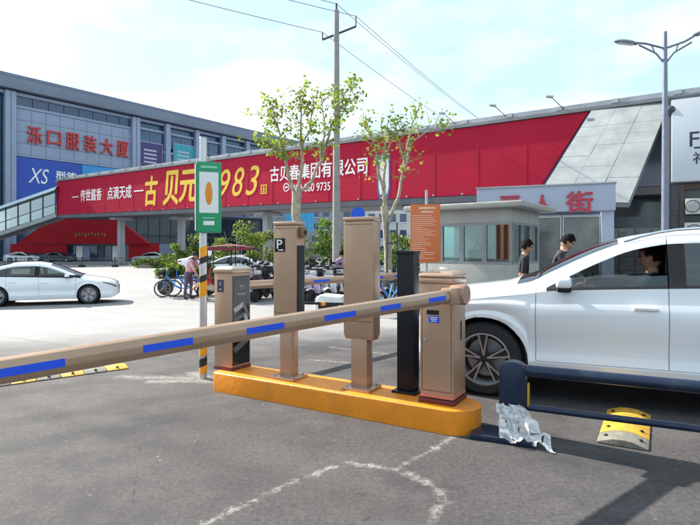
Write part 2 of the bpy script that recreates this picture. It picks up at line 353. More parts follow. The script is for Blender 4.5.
    sp = n.nodes.new('ShaderNodeSeparateXYZ'); n.links.new(pos, sp.inputs[0])
    lin = n.nodes.new('ShaderNodeMath'); lin.operation = 'MULTIPLY_ADD'; n.links.new(sp.outputs['X'], lin.inputs[0]); lin.inputs[1].default_value = -0.32; n.links.new(sp.outputs['Y'], lin.inputs[2])
    l2 = n.nodes.new('ShaderNodeMath'); l2.operation = 'MULTIPLY_ADD'; n.links.new(big, l2.inputs[0]); l2.inputs[1].default_value = 1.6; n.links.new(lin.outputs[0], l2.inputs[2])
    mr = n.nodes.new('ShaderNodeMapRange'); mr.interpolation_type = 'SMOOTHSTEP'; mr.inputs['From Min'].default_value = 8.3; mr.inputs['From Max'].default_value = 12.0; n.links.new(l2.outputs[0], mr.inputs['Value'])
    col = mix(mr.outputs['Result'], asp, con)
    n.links.new(col, p.inputs['Base Color']); p.inputs['Roughness'].default_value = 0.82; p.inputs['Specular IOR Level'].default_value = 0.35
    b = n.nodes.new('ShaderNodeBump'); b.inputs['Strength'].default_value = 0.55; b.inputs['Distance'].default_value = 0.008
    hs = n.nodes.new('ShaderNodeMath'); hs.operation = 'ADD'; n.links.new(fine, hs.inputs[0]); n.links.new(mid, hs.inputs[1]); n.links.new(hs.outputs[0], b.inputs['Height']); n.links.new(b.outputs['Normal'], p.inputs['Normal'])
    return m
ys = [-30, 0]+[6+0.35*i for i in range(30)]+[20, 40, 80, 200, 900]; xs = [-900, -60, -20, 0, 20, 60, 900]
g = MB(); g.v = [(x, y, gz(y)) for y in ys for x in xs]; nx = len(xs)
g.f = [(j*nx+i, j*nx+i+1, (j+1)*nx+i+1, (j+1)*nx+i) for j in range(len(ys)-1) for i in range(nx-1)]; g.m = [0]*len(g.f)
tag(g.build('ground', ground_mat(), smooth=True), kind='structure')

# ------------------------------------------------------------------ traffic island and barrier machines
AU = R(-30.7); U = Vector((math.cos(AU), math.sin(AU), 0)); N = Vector((-math.sin(AU), math.cos(AU), 0))
ISL0 = Vector((-1.381, 5.227, 0)) + N*0.215; IH = 0.187
t = MB(); rr = 0.215; poly = [(0.04, -rr), (0.015, -rr+0.01), (0, -rr+0.035), (0, rr-0.035), (0.015, rr-0.01), (0.04, rr)]
poly = [(x, y) for x, y in poly][::1]
arc = [(2.65-rr+rr*math.sin(a), rr*math.cos(a)) for a in [math.pi*i/18 for i in range(19)]]
outline = [(0.04, -rr)] + [(0.012, -rr+0.012), (0, -rr+0.04), (0, rr-0.04), (0.012, rr-0.012), (0.04, rr)] + [(0.6, rr), (1.3, rr), (1.9, rr)] + arc + [(1.9, -rr), (1.3, -rr), (0.6, -rr)]
t.prism(outline, -0.02, IH, 'z')
isl = t.build('traffic_island', ORANGE, bevel=0.018, seg=3)
isl.location = ISL0; isl.rotation_euler = (0, 0, AU)
tag(isl, 'long orange painted kerb island carrying the tan barrier machines', 'island')

def stripe_mesh(name, m, parent, c, d, bevel=0.0): return MB().box(c, d).build(name, m, parent, bevel=bevel)
# barrier cabinet -------------------------------------------------
MAROON = mat('maroon_plinth', (0.12, 0.018, 0.02), 0.4)
PINK = mat('red_light_strip', (0.62, 0.16, 0.14), 0.4)
def barrier_cabinet(label, loc, rz, H, sub_detail=True):
    c = thing('barrier_cabinet', label, 'barrier cabinet', loc, rz)
    a, b = 0.14, 0.145
    MB().box((0, 0, 0.018), (0.30, 0.31, 0.036)).build('plinth', MAROON, c, bevel=0.004)
    body = MB().box((0, 0, 0.040+(H-0.17)/2), (0.28, 0.29, H-0.17)).build('body', TAN, c, bevel=0.012, seg=3)
    zt = H-0.13
    MB().box((0, 0, zt+0.022), (0.295, 0.305, 0.044)).build('collar', TAN2, c, bevel=0.01)
    l = MB(); l.add([(-.15,-.155,zt+.046),(.15,-.155,zt+.046),(.15,.155,zt+.046),(-.15,.155,zt+.046),(-.15,-.155,zt+.07),(.15,-.155,zt+.07),(.15,.155,zt+.07),(-.15,.155,zt+.07),
                     (-.11,-.11,zt+.095),(.11,-.11,zt+.095),(.11,.11,zt+.095),(-.11,.11,zt+.095)],
                    [(3,2,1,0),(0,1,5,4),(1,2,6,5),(2,3,7,6),(3,0,4,7),(4,5,9,8),(5,6,10,9),(6,7,11,10),(7,4,8,11),(8,9,10,11)])
    l.build('lid', TAN2, c, bevel=0.012, seg=3)
    MB().ball((-0.02, 0.0, zt+0.095), (0.075, 0.07, 0.03), 16, 8).build('beacon', mat('pale_beacon', (0.62, 0.5, 0.44), 0.4), c, smooth=True)
    if sub_detail:
        MB().box((-0.03, -0.147, 0.72), (0.10, 0.006, 0.035)).build('slot', BLACKP, c)
        st = MB().box((-0.02, -0.1475, 0.665), (0.085, 0.005, 0.05)).build('sticker', BLUES, c)
        for k in range(3): MB().box((-0.02, -0.1508, 0.68-0.014*k), (0.066-0.012*k, 0.0015, 0.006)).build('print_line', WHITE, st)
        for (c_, d_) in (((0, -.1456, .80), (.245, .002, .003)), ((0, -.1456, .10), (.245, .002, .003)), ((-.122, -.1456, .45), (.003, .002, .70)), ((.122, -.1456, .45), (.003, .002, .70))): MB().box(c_, d_).build('door_gap', BLACKP, c)
        for x_ in (-.128, .128):
            for z_ in (.13, .45, .77): MB().lathe([(0, -.1475), (.005, -.1475), (.006, -.145)], 8, 'y').build('screw', STEEL, c).location = (x_*1.0, 0, z_)
        lk = MB(); lk.lathe([(0.0, -0.156), (0.011, -0.156), (0.013, -0.15), (0.013, -0.145)], 14); o = lk.build('lock', CHROME, c, smooth=True); o.location = (-0.09, 0, 0.5)
        MB().box((0.1415, 0.03, 0.57), (0.005, 0.022, 0.15)).build('vent_slot', BLACKP, c)
        MB().box((0.0, -0.1465, 0.06), (0.27, 0.004, 0.012)).build('light_strip', PINK, c)
        MB().box((0.1415, 0, 0.06), (0.004, 0.28, 0.012)).build('light_strip', PINK, c)
    return c
barrier_cabinet('tan barrier cabinet at the rounded end of the orange island, boom at its top', Vector((0.755, 4.262, IH)), AU, 1.08)
# near boom -------------------------------------------------------
def boom(label, A, B, L, r, tapes, group, hubside):
    A = Vector(A); B = Vector(B); d = B-A; ln = d.length; rz = math.atan2(d.y, d.x); tilt = -math.asin(d.z/ln)
    e = thing('barrier_boom', label, 'barrier boom', A, rz, group); e.rotation_euler = (0, tilt, rz)
    n = 10; sec = [(r*0.86*math.cos(2*math.pi*(i+.5)/n), r*1.08*math.sin(2*math.pi*(i+.5)/n)) for i in range(n)]
    MB().prism(sec, 0.0, L, 'x').build('pole', TAN2, e, bevel=0.004)
    sec2 = [(y*1.025, z*1.025) for y, z in sec]
    for a, b in tapes:
        m = MB()
        for i in range(n):
            y0, z0 = sec2[i]; y1, z1 = sec2[(i+1) % n]; cz = (z0+z1)/2; 
            if abs(cz) < r*0.35 or (r*0.35 <= cz < r*0.7 and False):
                k = len(m.v); m.v += [(a*ln, y0, z0), (b*ln, y0, z0), (b*ln, y1, z1), (a*ln, y1, z1)]; m.f.append((k, k+1, k+2, k+3)); m.m.append(0)
        m.build('reflective_tape', BLUES, e)
    MB().prism([(y*1.06, z*1.06) for y, z in sec], L, L+0.015, 'x').build('end_cap', BLACKP, e, bevel=0.003)
    return e
TP = [(.075,.14),(.239,.303),(.377,.461),(.5577,.637),(.737,.8175),(.925,1.01),(1.11,1.19)]
bA = Vector((0.845, 4.045, 1.058)); bB = Vector((-1.372, 2.053, 0.925))
b1 = boom('tan boom with blue tape reaching across the foreground to the left edge', bA, bB, 3.75, 0.05, TP, 'barrier booms', 1)
h = MB(); h.lathe([(0.0, -0.075), (0.05, -0.075), (0.068, -0.068), (0.078, -0.05), (0.08, 0.045), (0.07, 0.06), (0.0, 0.06)], 28, 'y')
hub = h.build('hub', mat('copper_hub', (0.4, 0.23, 0.16), 0.35, 0.3, dirt=0.2), b1, smooth=True); hub.rotation_euler = (0, 0, R(10))
MB().box((0.09, 0, 0), (0.16, 0.1, 0.122)).build('clamp', TAN2, b1, bevel=0.012)
# far lane boom and its cabinet
fA = Vector((1.36, 9.80, 0.95)); fB = Vector((-1.42, 6.62, 0.95))
b2 = boom('tan boom with blue tape across the far lane, seen between the machines', fA, fB, (fB-fA).length, 0.052, [(.05,.1),(.17,.225),(.3,.36),(.45,.52),(.61,.69),(.78,.87)], 'barrier booms', 1)
c2 = barrier_cabinet('tan barrier cabinet across the far lane, hidden behind the near cabinet', Vector((1.50, 9.98, gz(9.98))), AU, 1.0, False)
# ticket machine --------------------------------------------------
tm = thing('ticket_machine', 'tan ticket machine with a dark picture panel beside the green sign pole', 'ticket machine', Vector((-1.214, 5.425, IH)), AU)
MB().box((0, 0, 0.015), (0.245, 0.29, 0.03)).build('plinth', MAROON, tm, bevel=0.003)
MB().box((0, 0, 0.03+0.475), (0.235, 0.28, 0.95)).build('body', TAN, tm, bevel=0.008, seg=2)
MB().box((0, 0, 1.0), (0.26, 0.305, 0.038)).build('collar', TAN2, tm, bevel=0.008)
l = MB(); l.add([(-.13,-.15,1.019),(.13,-.15,1.019),(.13,.15,1.019),(-.13,.15,1.019),(-.095,-.115,1.045),(.095,-.115,1.045),(.095,.115,1.045),(-.095,.115,1.045)],
                [(3,2,1,0),(0,1,5,4),(1,2,6,5),(2,3,7,6),(3,0,4,7),(4,5,6,7)]); l.build('lid', mat('pale_lid', (0.6, 0.53, 0.47), 0.5, dirt=0.3), tm, bevel=0.008)
pn = MB().box((0.1195, 0.0, 0.50), (0.006, 0.245, 0.90)).build('front_panel', mat('black_glass_panel', (0.015, 0.017, 0.02), 0.12, var=0.3, spec=.3), tm)
GRY = mat('panel_grey', (0.09, 0.1, 0.11), 0.3); LGR = mat('panel_light_grey', (0.42, 0.44, 0.45), 0.4)
MB().box((0.1232, 0.0, 0.81), (0.0016, 0.24, 0.25)).build('screen', mat('grey_screen', (0.05, 0.058, 0.062), 0.3, spec=.3), pn)
ring = MB()
for i in range(10):
    a0, a1 = R(-30+24*i), R(-30+24*(i+1))
    ring.add([(0.1255, .028*math.cos(a), .028*math.sin(a)) for a in (a0, a1)]+[(0.1255, .020*math.cos(a), .020*math.sin(a)) for a in (a1, a0)], [(0, 1, 2, 3)])
o = ring.build('emblem', LGR, pn); o.location = (0, 0.0, 0.83)
for k in range(7): MB().box((0.1246, -0.055+0.018*k, 0.765), (0.0015, 0.011, 0.013)).build('print_mark', LGR, pn)
for (y0, z0, y1, z1, w, m) in ((-.11,.60,.03,.66,.05,LGR),(.03,.66,.11,.52,.04,GRY),(-.11,.50,.05,.56,.04,GRY),(.05,.56,.10,.40,.05,LGR),(-.10,.36,.06,.44,.05,GRY),(-.11,.2,.1,.3,.06,GRY)):
    MB().bar((0.1246, y0, z0), (0.1246, y1, z1), w, 0.0016, up=(1, 0, 0)).build('ribbon_print', m, pn)
sk = MB().box((-0.03, -0.1415, 0.85), (0.085, 0.004, 0.125)).build('sticker', mat('dark_violet', (0.03, 0.025, 0.06), 0.4), tm)
MB().ball((-0.03, -0.144, 0.87), (0.018, 0.002, 0.024), 12, 6).build('sticker_mark', mat('violet_mark', (0.2, 0.16, 0.3), 0.5), sk)
MB().box((-0.03, -0.1442, 0.815), (0.04, 0.0016, 0.012)).build('sticker_line', LGR, sk)
# tall display posts ----------------------------------------------
def display_post(label, loc, w, dp, z0, z1, pw, P):
    e = thing('display_post', label, 'display post', loc, AU, 'tall tan display posts on the island')
    MB().box((0, 0, 0.012), (0.27, 0.24, 0.024)).build('base_plate', TAN2, e, bevel=0.004)
    MB().box((0, 0, z0/2+0.02), (pw, 0.11, z0)).build('stem', TAN, e, bevel=0.01)
    m = MB(); hz = 0.05
    m.add([(-w/2+.012,-dp/2+.01,z0),(w/2-.012,-dp/2+.01,z0),(w/2-.012,dp/2-.01,z0),(-w/2+.012,dp/2-.01,z0),
           (-w/2,-dp/2,z0+hz),(w/2,-dp/2,z0+hz),(w/2,dp/2,z0+hz),(-w/2,dp/2,z0+hz),
           (-w/2,-dp/2,z1-.03),(w/2,-dp/2,z1-.03),(w/2,dp/2,z1-.03),(-w/2,dp/2,z1-.03)],
          [(3,2,1,0)]+[(i,(i+1)%4,4+(i+1)%4,4+i) for i in range(4)]+[(4+i,4+(i+1)%4,8+(i+1)%4,8+i) for i in range(4)]+[(8,9,10,11)])
    m.build('housing', TAN, e, bevel=0.014, seg=3)
    for (c_, d_) in (((0, -dp/2-.0008, z0+.16), (w*.9, .0016, .003)), ((0, -dp/2-.0008, z1-.06), (w*.9, .0016, .003))): MB().box(c_, d_).build('door_gap', BLACKP, e)
    for x_ in (-.45, .45):
        for z_ in (z0+.10, z1-.09): MB().lathe([(0, -.003), (.0055, -.003), (.0065, 0)], 8, 'y').build('screw', STEEL, e).location = (x_*w*.9, -dp/2, z_)
    for x_ in (-.1, .1):
        for y_ in (-.09, .09): MB().lathe([(0, .038), (.011, .038), (.011, .024)], 6, 'z').build('anchor_bolt', STEEL, e).location = (x_, y_, 0)
    MB().box((0, 0, z1-0.012), (w+.008, dp+.008, 0.034)).build('cap', TAN2, e, bevel=0.012, seg=3)
    if P:
        MB().box((w/2+.003, 0, (z0+z1)/2-0.07), (0.008, dp-.03, z1-z0-0.3)).build('side_screen', BLACKP, e, bevel=0.002)
        cm = MB().box((w/2+.03, 0.0, z1-0.10), (0.05, 0.07, 0.10)).build('camera_box', mat('brown_camera', (0.2, 0.09, 0.05), 0.4), e, bevel=0.008)
        MB().lathe([(0, -.004), (.022, -.004), (.022, .004), (0, .004)], 14, 'x').build('lens', BLACKM, cm).location = (w/2+.056, 0, z1-.1)
        s = MB().box((-0.055, -dp/2-.0025, z1-0.215), (0.122, 0.004, 0.128)).build('parking_plate', BLACKM, e, bevel=0.0015)
        text('P', 'letter', WHITE, s, (-0.055, -dp/2-.0048, z1-0.207), 0.062, 0.083, depth=0.002, bold=0.01)
        MB().box((-0.040, -dp/2-.0055, z1-0.262), (0.06, 0.002, 0.010)).build('underline', WHITE, s)
    else:
        MB().box((0.0, -dp/2-.0015, (z0+z1)/2-.05), (w*0.94, 0.002, 0.004)).build('panel_seam', TAN2, e)
    return e
display_post('tan display post with a white letter P on a black plate', Vector((-0.579, 4.99, IH)), 0.27, 0.14, 0.46, 1.475, 0.14, True)
display_post('plain tan display post without a plate, in the middle of the island', Vector((0.103, 4.60, IH)), 0.30, 0.13, 0.435, 1.495, 0.16, False)
# black post ------------------------------------------------------
bp = thing('camera_post', 'slim black rectangular post behind the tan barrier cabinet', 'post', Vector((0.498, 4.50, IH)), AU)
MB().box((0, 0, 0.01), (0.22, 0.2, 0.02)).build('base_plate', BLACKM, bp, bevel=0.004)
MB().box((0, 0, 0.6), (0.155, 0.13, 1.16)).build('shaft', BLACKM, bp, bevel=0.012)
MB().box((0, 0, 1.19), (0.168, 0.142, 0.03)).build('cap', BLACKP, bp, bevel=0.006)
# ------------------------------------------------------------------ navy guard rail with plastic wrap
GR0 = Vector((1.213, 3.90, 0)); gdir = Vector((0.908, -0.42, 0)).normalized(); grz = math.atan2(gdir.y, gdir.x)
gr = thing('guard_rail', 'low navy blue guard rail with plastic wrapped foot in front of white car', 'guard rail', GR0, grz)
for x0 in (0, 2.9):
    MB().box((x0-0.06, -0.02, 0.02), (0.46, 0.26, 0.04)).build('base_plate', NAVY, gr, bevel=0.006)
    pr = [(0.095*math.cos(a), 0.52+0.06*math.sin(a)) for a in [math.pi*i/10 for i in range(11)]]
    MB().prism([(-0.095, 0.17), (0.095, 0.17)]+pr, -0.055, 0.055, 'y').build('post', NAVY, gr, bevel=0.01).location.x = x0
    MB().box((x0, 0, 0.11), (0.10, 0.07, 0.14)).build('post_foot', NAVY, gr, bevel=0.006)
    MB().lathe([(0, -.075), (.014, -.075), (.014, .075), (0, .075)], 12, 'y').build('bolt', BLACKP, gr, smooth=True).location = (x0-.075, 0, .19)
MB().tube([(0.09, 0, 0.515), (2.81, 0, 0.50)], 0.042, 16).build('top_rail', NAVY, gr, smooth=True)
MB().tube([(0.05, 0, 0.245), (2.85, 0, 0.225)], 0.024, 14).build('lower_rail', NAVY, gr, smooth=True)
MB().box((0.107, 0.0, 0.34), (0.012, 0.06, 0.16)).build('warning_strip', YELLOW, gr)
# crumpled plastic wrap
random.seed(3)
pl = MB(); nu, nv = 34, 26
for i in range(nu+1):
    for j in range(nv+1):
        u_ = i/nu; v_ = j/nv
        x = -0.11+0.05*v_+(0.19+0.17*v_)*u_; z = 0.27-0.225*v_**1.15-0.03*u_*v_; y = -0.068-0.10*v_**1.6
        q = noise.noise_vector(Vector((u_*5, v_*5, 1.3)))*.05*(.2+v_)+noise.noise_vector(Vector((u_*8, v_*3, 4.1)))*.016*(.3+v_)
        x += q.x; y += q.y-.012*math.sin(u_*14+v_*5); z += q.z
        pl.v.append((x, y, max(z, 0.012)))
for i in range(nu):
    for j in range(nv):
        if noise.noise(Vector((i*.3, j*.3, 9))) > .42 and j > 14: continue
        a = i*(nv+1)+j; pl.f.append((a, a+1, a+nv+2, a+nv+1)); pl.m.append(0)
m_, n_, p_ = nt_new('plastic_film'); p_.inputs['Base Color'].default_value = (0.78, 0.79, 0.81, 1); p_.inputs['Roughness'].default_value = 0.65; p_.inputs['Specular IOR Level'].default_value = 0.25; p_.inputs['Alpha'].default_value = 0.58
nzp = n_.nodes.new('ShaderNodeTexNoise'); nzp.inputs['Scale'].default_value = 7; nzp.inputs['Detail'].default_value = 5
mrp = n_.nodes.new('ShaderNodeMapRange'); mrp.inputs['From Min'].default_value = 0.35; mrp.inputs['From Max'].default_value = 0.65; mrp.inputs['To Min'].default_value = 0.42; mrp.inputs['To Max'].default_value = 0.9
n_.links.new(nzp.outputs['Fac'], mrp.inputs['Value']); n_.links.new(mrp.outputs['Result'], p_.inputs['Alpha'])
wrap = pl.build('plastic_wrap', m_, smooth=True, ang=75); wrap.location = GR0; wrap.rotation_euler = (0, 0, grz)
tag(wrap, 'crumpled clear plastic film around the foot of the navy rail', 'plastic film')
# ------------------------------------------------------------------ rubber speed humps
def hump(label, P0, P1, w, hgt, seg_l, group, cols):
    P0 = Vector((*P0, 0)); P1 = Vector((*P1, 0)); d = P1-P0; L = d.length; e = thing('speed_hump', label, 'speed hump', P0, math.atan2(d.y, d.x), group)
    k = max(1, round(L/seg_l)); sl = L/k
    prof = [(-w/2, 0.004), (-w/2, 0.012), (-w*0.2, hgt*0.9), (0, hgt), (w*0.2, hgt*0.9), (w/2, 0.012), (w/2, 0.004)]
    me = {}
    for i in range(k):
        c = cols[i % len(cols)]
        if c not in me: me[c] = MB().prism(prof, 0.004, sl-0.004, 'x').mesh('segment', c, bevel=0.004)
        o = inst(me[c], 'segment', e, (i*sl, 0, 0))
        for s in (-1, 1):
            bo = MB().lathe([(0.0, 0.012), (0.012, 0.012), (0.018, 0.004)], 10, 'z').build('bolt', BLACKP, o, smooth=True); bo.location = (sl/2, s*w*0.34, 0.028)
    return e
hn = (N*0.95+U*0.05).normalized()
pc = Vector((1.93, 3.725, 0))
hp = hump('short worn yellow speed hump under the navy rail beside white car', (pc.x, pc.y), tuple((pc+N*0.9)[:2]), 0.33, 0.05, 0.22, 'rubber speed humps', [DARKRUB, YELLOW, YELLOW, YELLOW])
hump('yellow and black speed hump strip on the ground at the left edge', (-2.70, 6.30), (-5.6, 3.9), 0.30, 0.04, 0.24, 'rubber speed humps', [YELLOW, DARKRUB])
# ------------------------------------------------------------------ green sign on striped pole
sp = thing('sign_pole', 'silver pole with black and yellow stripes carrying a green sign box', 'sign pole', Vector((-1.605, 5.74, 0)), R(18))
MB().tube([(0, 0, 0), (0, 0, 2.62)], 0.041, 18).build('pole', mat('brushed_silver', (0.55, 0.56, 0.58), 0.32, 0.75, var=0.08, dirt=0.15), sp, smooth=True)
MB().lathe([(0.0, 2.632), (0.04, 2.63), (0.045, 2.62)], 18, 'z').build('pole_cap', STEEL, sp, smooth=True)
def spiral(z0, z1, m, ph, nm='stripe'):
    q = MB(); n = 18; r = 0.0425
    for j in range(n):
        a0 = 2*math.pi*j/n; a1 = 2*math.pi*(j+1)/n; o0 = 0.09*j/n; o1 = 0.09*(j+1)/n
        q.add([(r*math.cos(a0+ph), r*math.sin(a0+ph), z0+o0), (r*math.cos(a1+ph), r*math.sin(a1+ph), z0+o1), (r*math.cos(a1+ph), r*math.sin(a1+ph), z1+o1), (r*math.cos(a0+ph), r*math.sin(a0+ph), z1+o0)], [(0,1,2,3)])
    return q.build(nm, m, sp)
YEL = mat('yellow_tape', (0.82, 0.36, 0.015), 0.45); BLK = mat('black_tape', (0.015, 0.015, 0.015), 0.45)
for z0, z1, m in ((0.02,.10,YEL),(.10,.19,BLK),(.22,.30,YEL),(.30,.38,BLK),(.86,1.02,YEL),(1.02,1.09,BLK),(1.22,1.29,BLK),(1.29,1.40,YEL)): spiral(z0, z1, m, 2.2)
GREEN = mat('green_sign', (0.012, 0.30, 0.13), 0.35, var=0.04); GRN2 = mat('pale_green_print', (0.25, 0.62, 0.42), 0.4)
sb = MB().box((0.055, -0.075, 1.97), (0.265, 0.05, 0.77)).build('sign_box', GREEN, sp, bevel=0.02, seg=3)
MB().box((-0.0835, -0.072, 1.97), (0.012, 0.055, 0.72)).build('side_edge', mat('white_plastic', (0.75, 0.77, 0.78), 0.4), sb, bevel=0.004)
MB().box((0.055, -0.1015, 2.02), (0.20, 0.003, 0.44)).build('white_panel', WHITE, sb)
fig = MB(); fig.ball((0.055, -0.1045, 2.01), (0.038, 0.004, 0.125), 14, 8); fig.build('orange_print', mat('orange_print', (0.78, 0.27, 0.01), 0.45), sb, smooth=True)
for z, w, hh in ((2.295, .17, .025), (1.745, .13, .012)): MB().box((0.055, -0.1015, z), (w, 0.003, hh)).build('print_line', GRN2, sb)
MB().box((0.055, -0.1015, 1.69), (0.115, 0.003, 0.045)).build('print_badge', WHITE, sb, bevel=0.001)
for z in (1.68, 2.26): MB().lathe([(.043, -.015), (.05, -.015), (.05, .015), (.043, .015)], 18, 'z').build('clamp', STEEL, sp, smooth=True).location = (0, 0, z)
# ------------------------------------------------------------------ cars
def wheel(parent, loc, Rw, w, outer, style):
    e = sub('wheel', parent, loc, (0, 0, 0 if outer < 0 else math.pi))      # outer face towards local -y
    ty = MB(); ri = Rw*0.70
    ty.lathe([(ri, -w/2+.012), (ri+.012, -w/2), (Rw-.035, -w/2+.004), (Rw-.008, -w/2+.03), (Rw, -w/4), (Rw, w/4), (Rw-.008, w/2-.03), (Rw-.035, w/2-.004), (ri, w/2)], 40, 'y')
    ty.build('tyre', RUBBER, e, smooth=True)
    rm = MB(); rm.lathe([(ri+.002, -w/2+.006), (ri-.012, -w/2+.004), (ri-.022, -w/2+.02), (ri-.03, w/4)], 40, 'y', 0)
    rm.lathe([(ri-.03, 0.05), (0.0, 0.05)], 40, 'y', 1)
    for k in range(5):
        a = 2*math.pi*k/5+R(20)
        if style == 'star':
            for s, mi in ((-1, 0), (1, 0)):
                a2 = a+s*R(10); c, sn = math.cos(a2), math.sin(a2)
                rm.bar((0.035*math.cos(a), -w/2+.03, 0.035*math.sin(a)), (c*(ri-.008), -w/2+.016, sn*(ri-.008)), 0.016, 0.03, mi, up=(0, 1, 0))
            c, sn = math.cos(a), math.sin(a)
            rm.bar((c*.03, -w/2+.036, sn*.03), (c*(ri-.012), -w/2+.026, sn*(ri-.012)), 0.07, 0.03, 1, up=(0, 1, 0))
        else:
            c, sn = math.cos(a), math.sin(a)
            rm.bar((c*.02, -w/2+.035, sn*.02), (c*(ri-.008), -w/2+.018, sn*(ri-.008)), 0.05, 0.03, 0, up=(0, 1, 0))
            for s in (-1, 1):
                a2 = a+s*R(24); rm.bar((c*.09, -w/2+.035, sn*.09), (math.cos(a2)*(ri-.01), -w/2+.02, math.sin(a2)*(ri-.01)), 0.022, 0.025, 0, up=(0, 1, 0))
    rm.build('rim', [ALLOY, ALLOYD], e, smooth=True, ang=30)
    hb = MB(); hb.lathe([(0, -w/2+.012), (.028, -w/2+.012), (.034, -w/2+.02), (.034, 0)], 20, 'y'); hb.build('hub_cap', ALLOYD, e, smooth=True)
    di = MB(); di.lathe([(0.05, .03), (ri*.74, .03), (ri*.74, .045)], 28, 'y'); di.build('brake_disc', STEEL, e, smooth=True)
    return e
SUV = dict(L=4.48, wx=(.90, 3.58), Rw=.355, Ra=.405, wz=.355, z0=.23, front=1.37, mid=2.43, back=3.42,
    W=[(0,.52),(.03,.66),(.12,.79),(.3,.875),(.6,.915),(.9,.93),(1.5,.918),(2.6,.918),(3.58,.932),(4.05,.905),(4.3,.84),(4.44,.72),(4.48,.6)],
    edge=[(0,.74),(.05,.84),(.2,.905),(.6,.965),(1.1,1.03),(1.3,1.065),(1.46,1.145),(1.9,1.365),(2.2,1.475),(2.5,1.53),(3,1.545),(3.6,1.505),(4.0,1.43),(4.15,1.35),(4.4,1.04),(4.48,.8)],
    crown=[(0,.02),(.3,.045),(1.0,.06),(1.2,.10),(1.45,.12),(1.9,.10),(2.3,.065),(3,.05),(4.0,.05),(4.4,.03),(4.48,.01)],
    belt=[(0,.66),(.05,.74),(.2,.82),(.6,.90),(1.0,.955),(1.3,.995),(1.46,1.02),(2.5,1.075),(3.5,1.11),(4.0,1.12),(4.3,.98),(4.48,.7)],
    wt=[(1.44,1.04),(1.6,1.13),(1.9,1.285),(2.2,1.405),(2.5,1.455),(3.0,1.465),(3.5,1.42),(3.9,1.28),(4.0,1.15)],
    tum=[(0,.10),(1.0,.12),(1.3,.10),(1.6,.13),(2.2,.2),(3.4,.21),(4.0,.2),(4.3,.12),(4.48,.05)],
    win=(1.46, 3.92), ws=(1.17, 2.06), rw=(4.06, 4.36), tuck=[(.2,.075),(.3,.035),(.40,.018),(.46,.030),(.56,.022),(.78,.0),(.88,.0),(.905,.012),(1.0,.03),(1.15,.05)], rail=True, style='star')
SEDAN = dict(L=4.62, wx=(.90, 3.58), Rw=.325, Ra=.365, wz=.325, z0=.19, front=1.30, mid=2.38, back=3.30,
    W=[(0,.45),(.03,.60),(.12,.74),(.3,.835),(.6,.875),(.9,.89),(1.5,.885),(2.6,.885),(3.58,.892),(4.05,.865),(4.4,.80),(4.58,.68),(4.62,.58)],
    edge=[(0,.60),(.04,.68),(.2,.755),(.6,.83),(1.0,.89),(1.2,.925),(1.4,.995),(1.9,1.22),(2.2,1.32),(2.55,1.375),(3.0,1.37),(3.4,1.30),(3.8,1.16),(4.1,1.05),(4.45,1.01),(4.58,.95),(4.62,.72)],
    crown=[(0,.02),(.3,.05),(1.0,.06),(1.2,.10),(1.45,.12),(1.9,.10),(2.3,.07),(3,.06),(3.6,.08),(4.1,.06),(4.5,.03),(4.62,.01)],
    belt=[(0,.54),(.04,.60),(.2,.69),(.6,.775),(1.0,.835),(1.3,.88),(2.4,.925),(3.6,.965),(4.1,.975),(4.45,.94),(4.58,.86),(4.62,.62)],
    wt=[(1.36,.905),(1.6,1.03),(1.9,1.155),(2.2,1.25),(2.55,1.295),(3.0,1.285),(3.4,1.21),(3.75,1.06),(3.85,.99)],
    tum=[(0,.10),(1.0,.12),(1.3,.10),(1.6,.14),(2.2,.22),(3.2,.22),(3.8,.17),(4.2,.10),(4.62,.06)],
    win=(1.38, 3.80), ws=(1.10, 2.08), rw=(3.22, 4.02), tuck=[(.16,.07),(.26,.03),(.38,.018),(.44,.03),(.52,.02),(.68,.0),(.76,.0),(.785,.014),(.9,.03),(1.0,.05)], rail=False, style='multi')
CREASE = {4: .004, 5: .010, 6: .020, 7: .012, 8: .006, 9: .002, 12: .012, 13: .016, 14: .014, 15: .012}
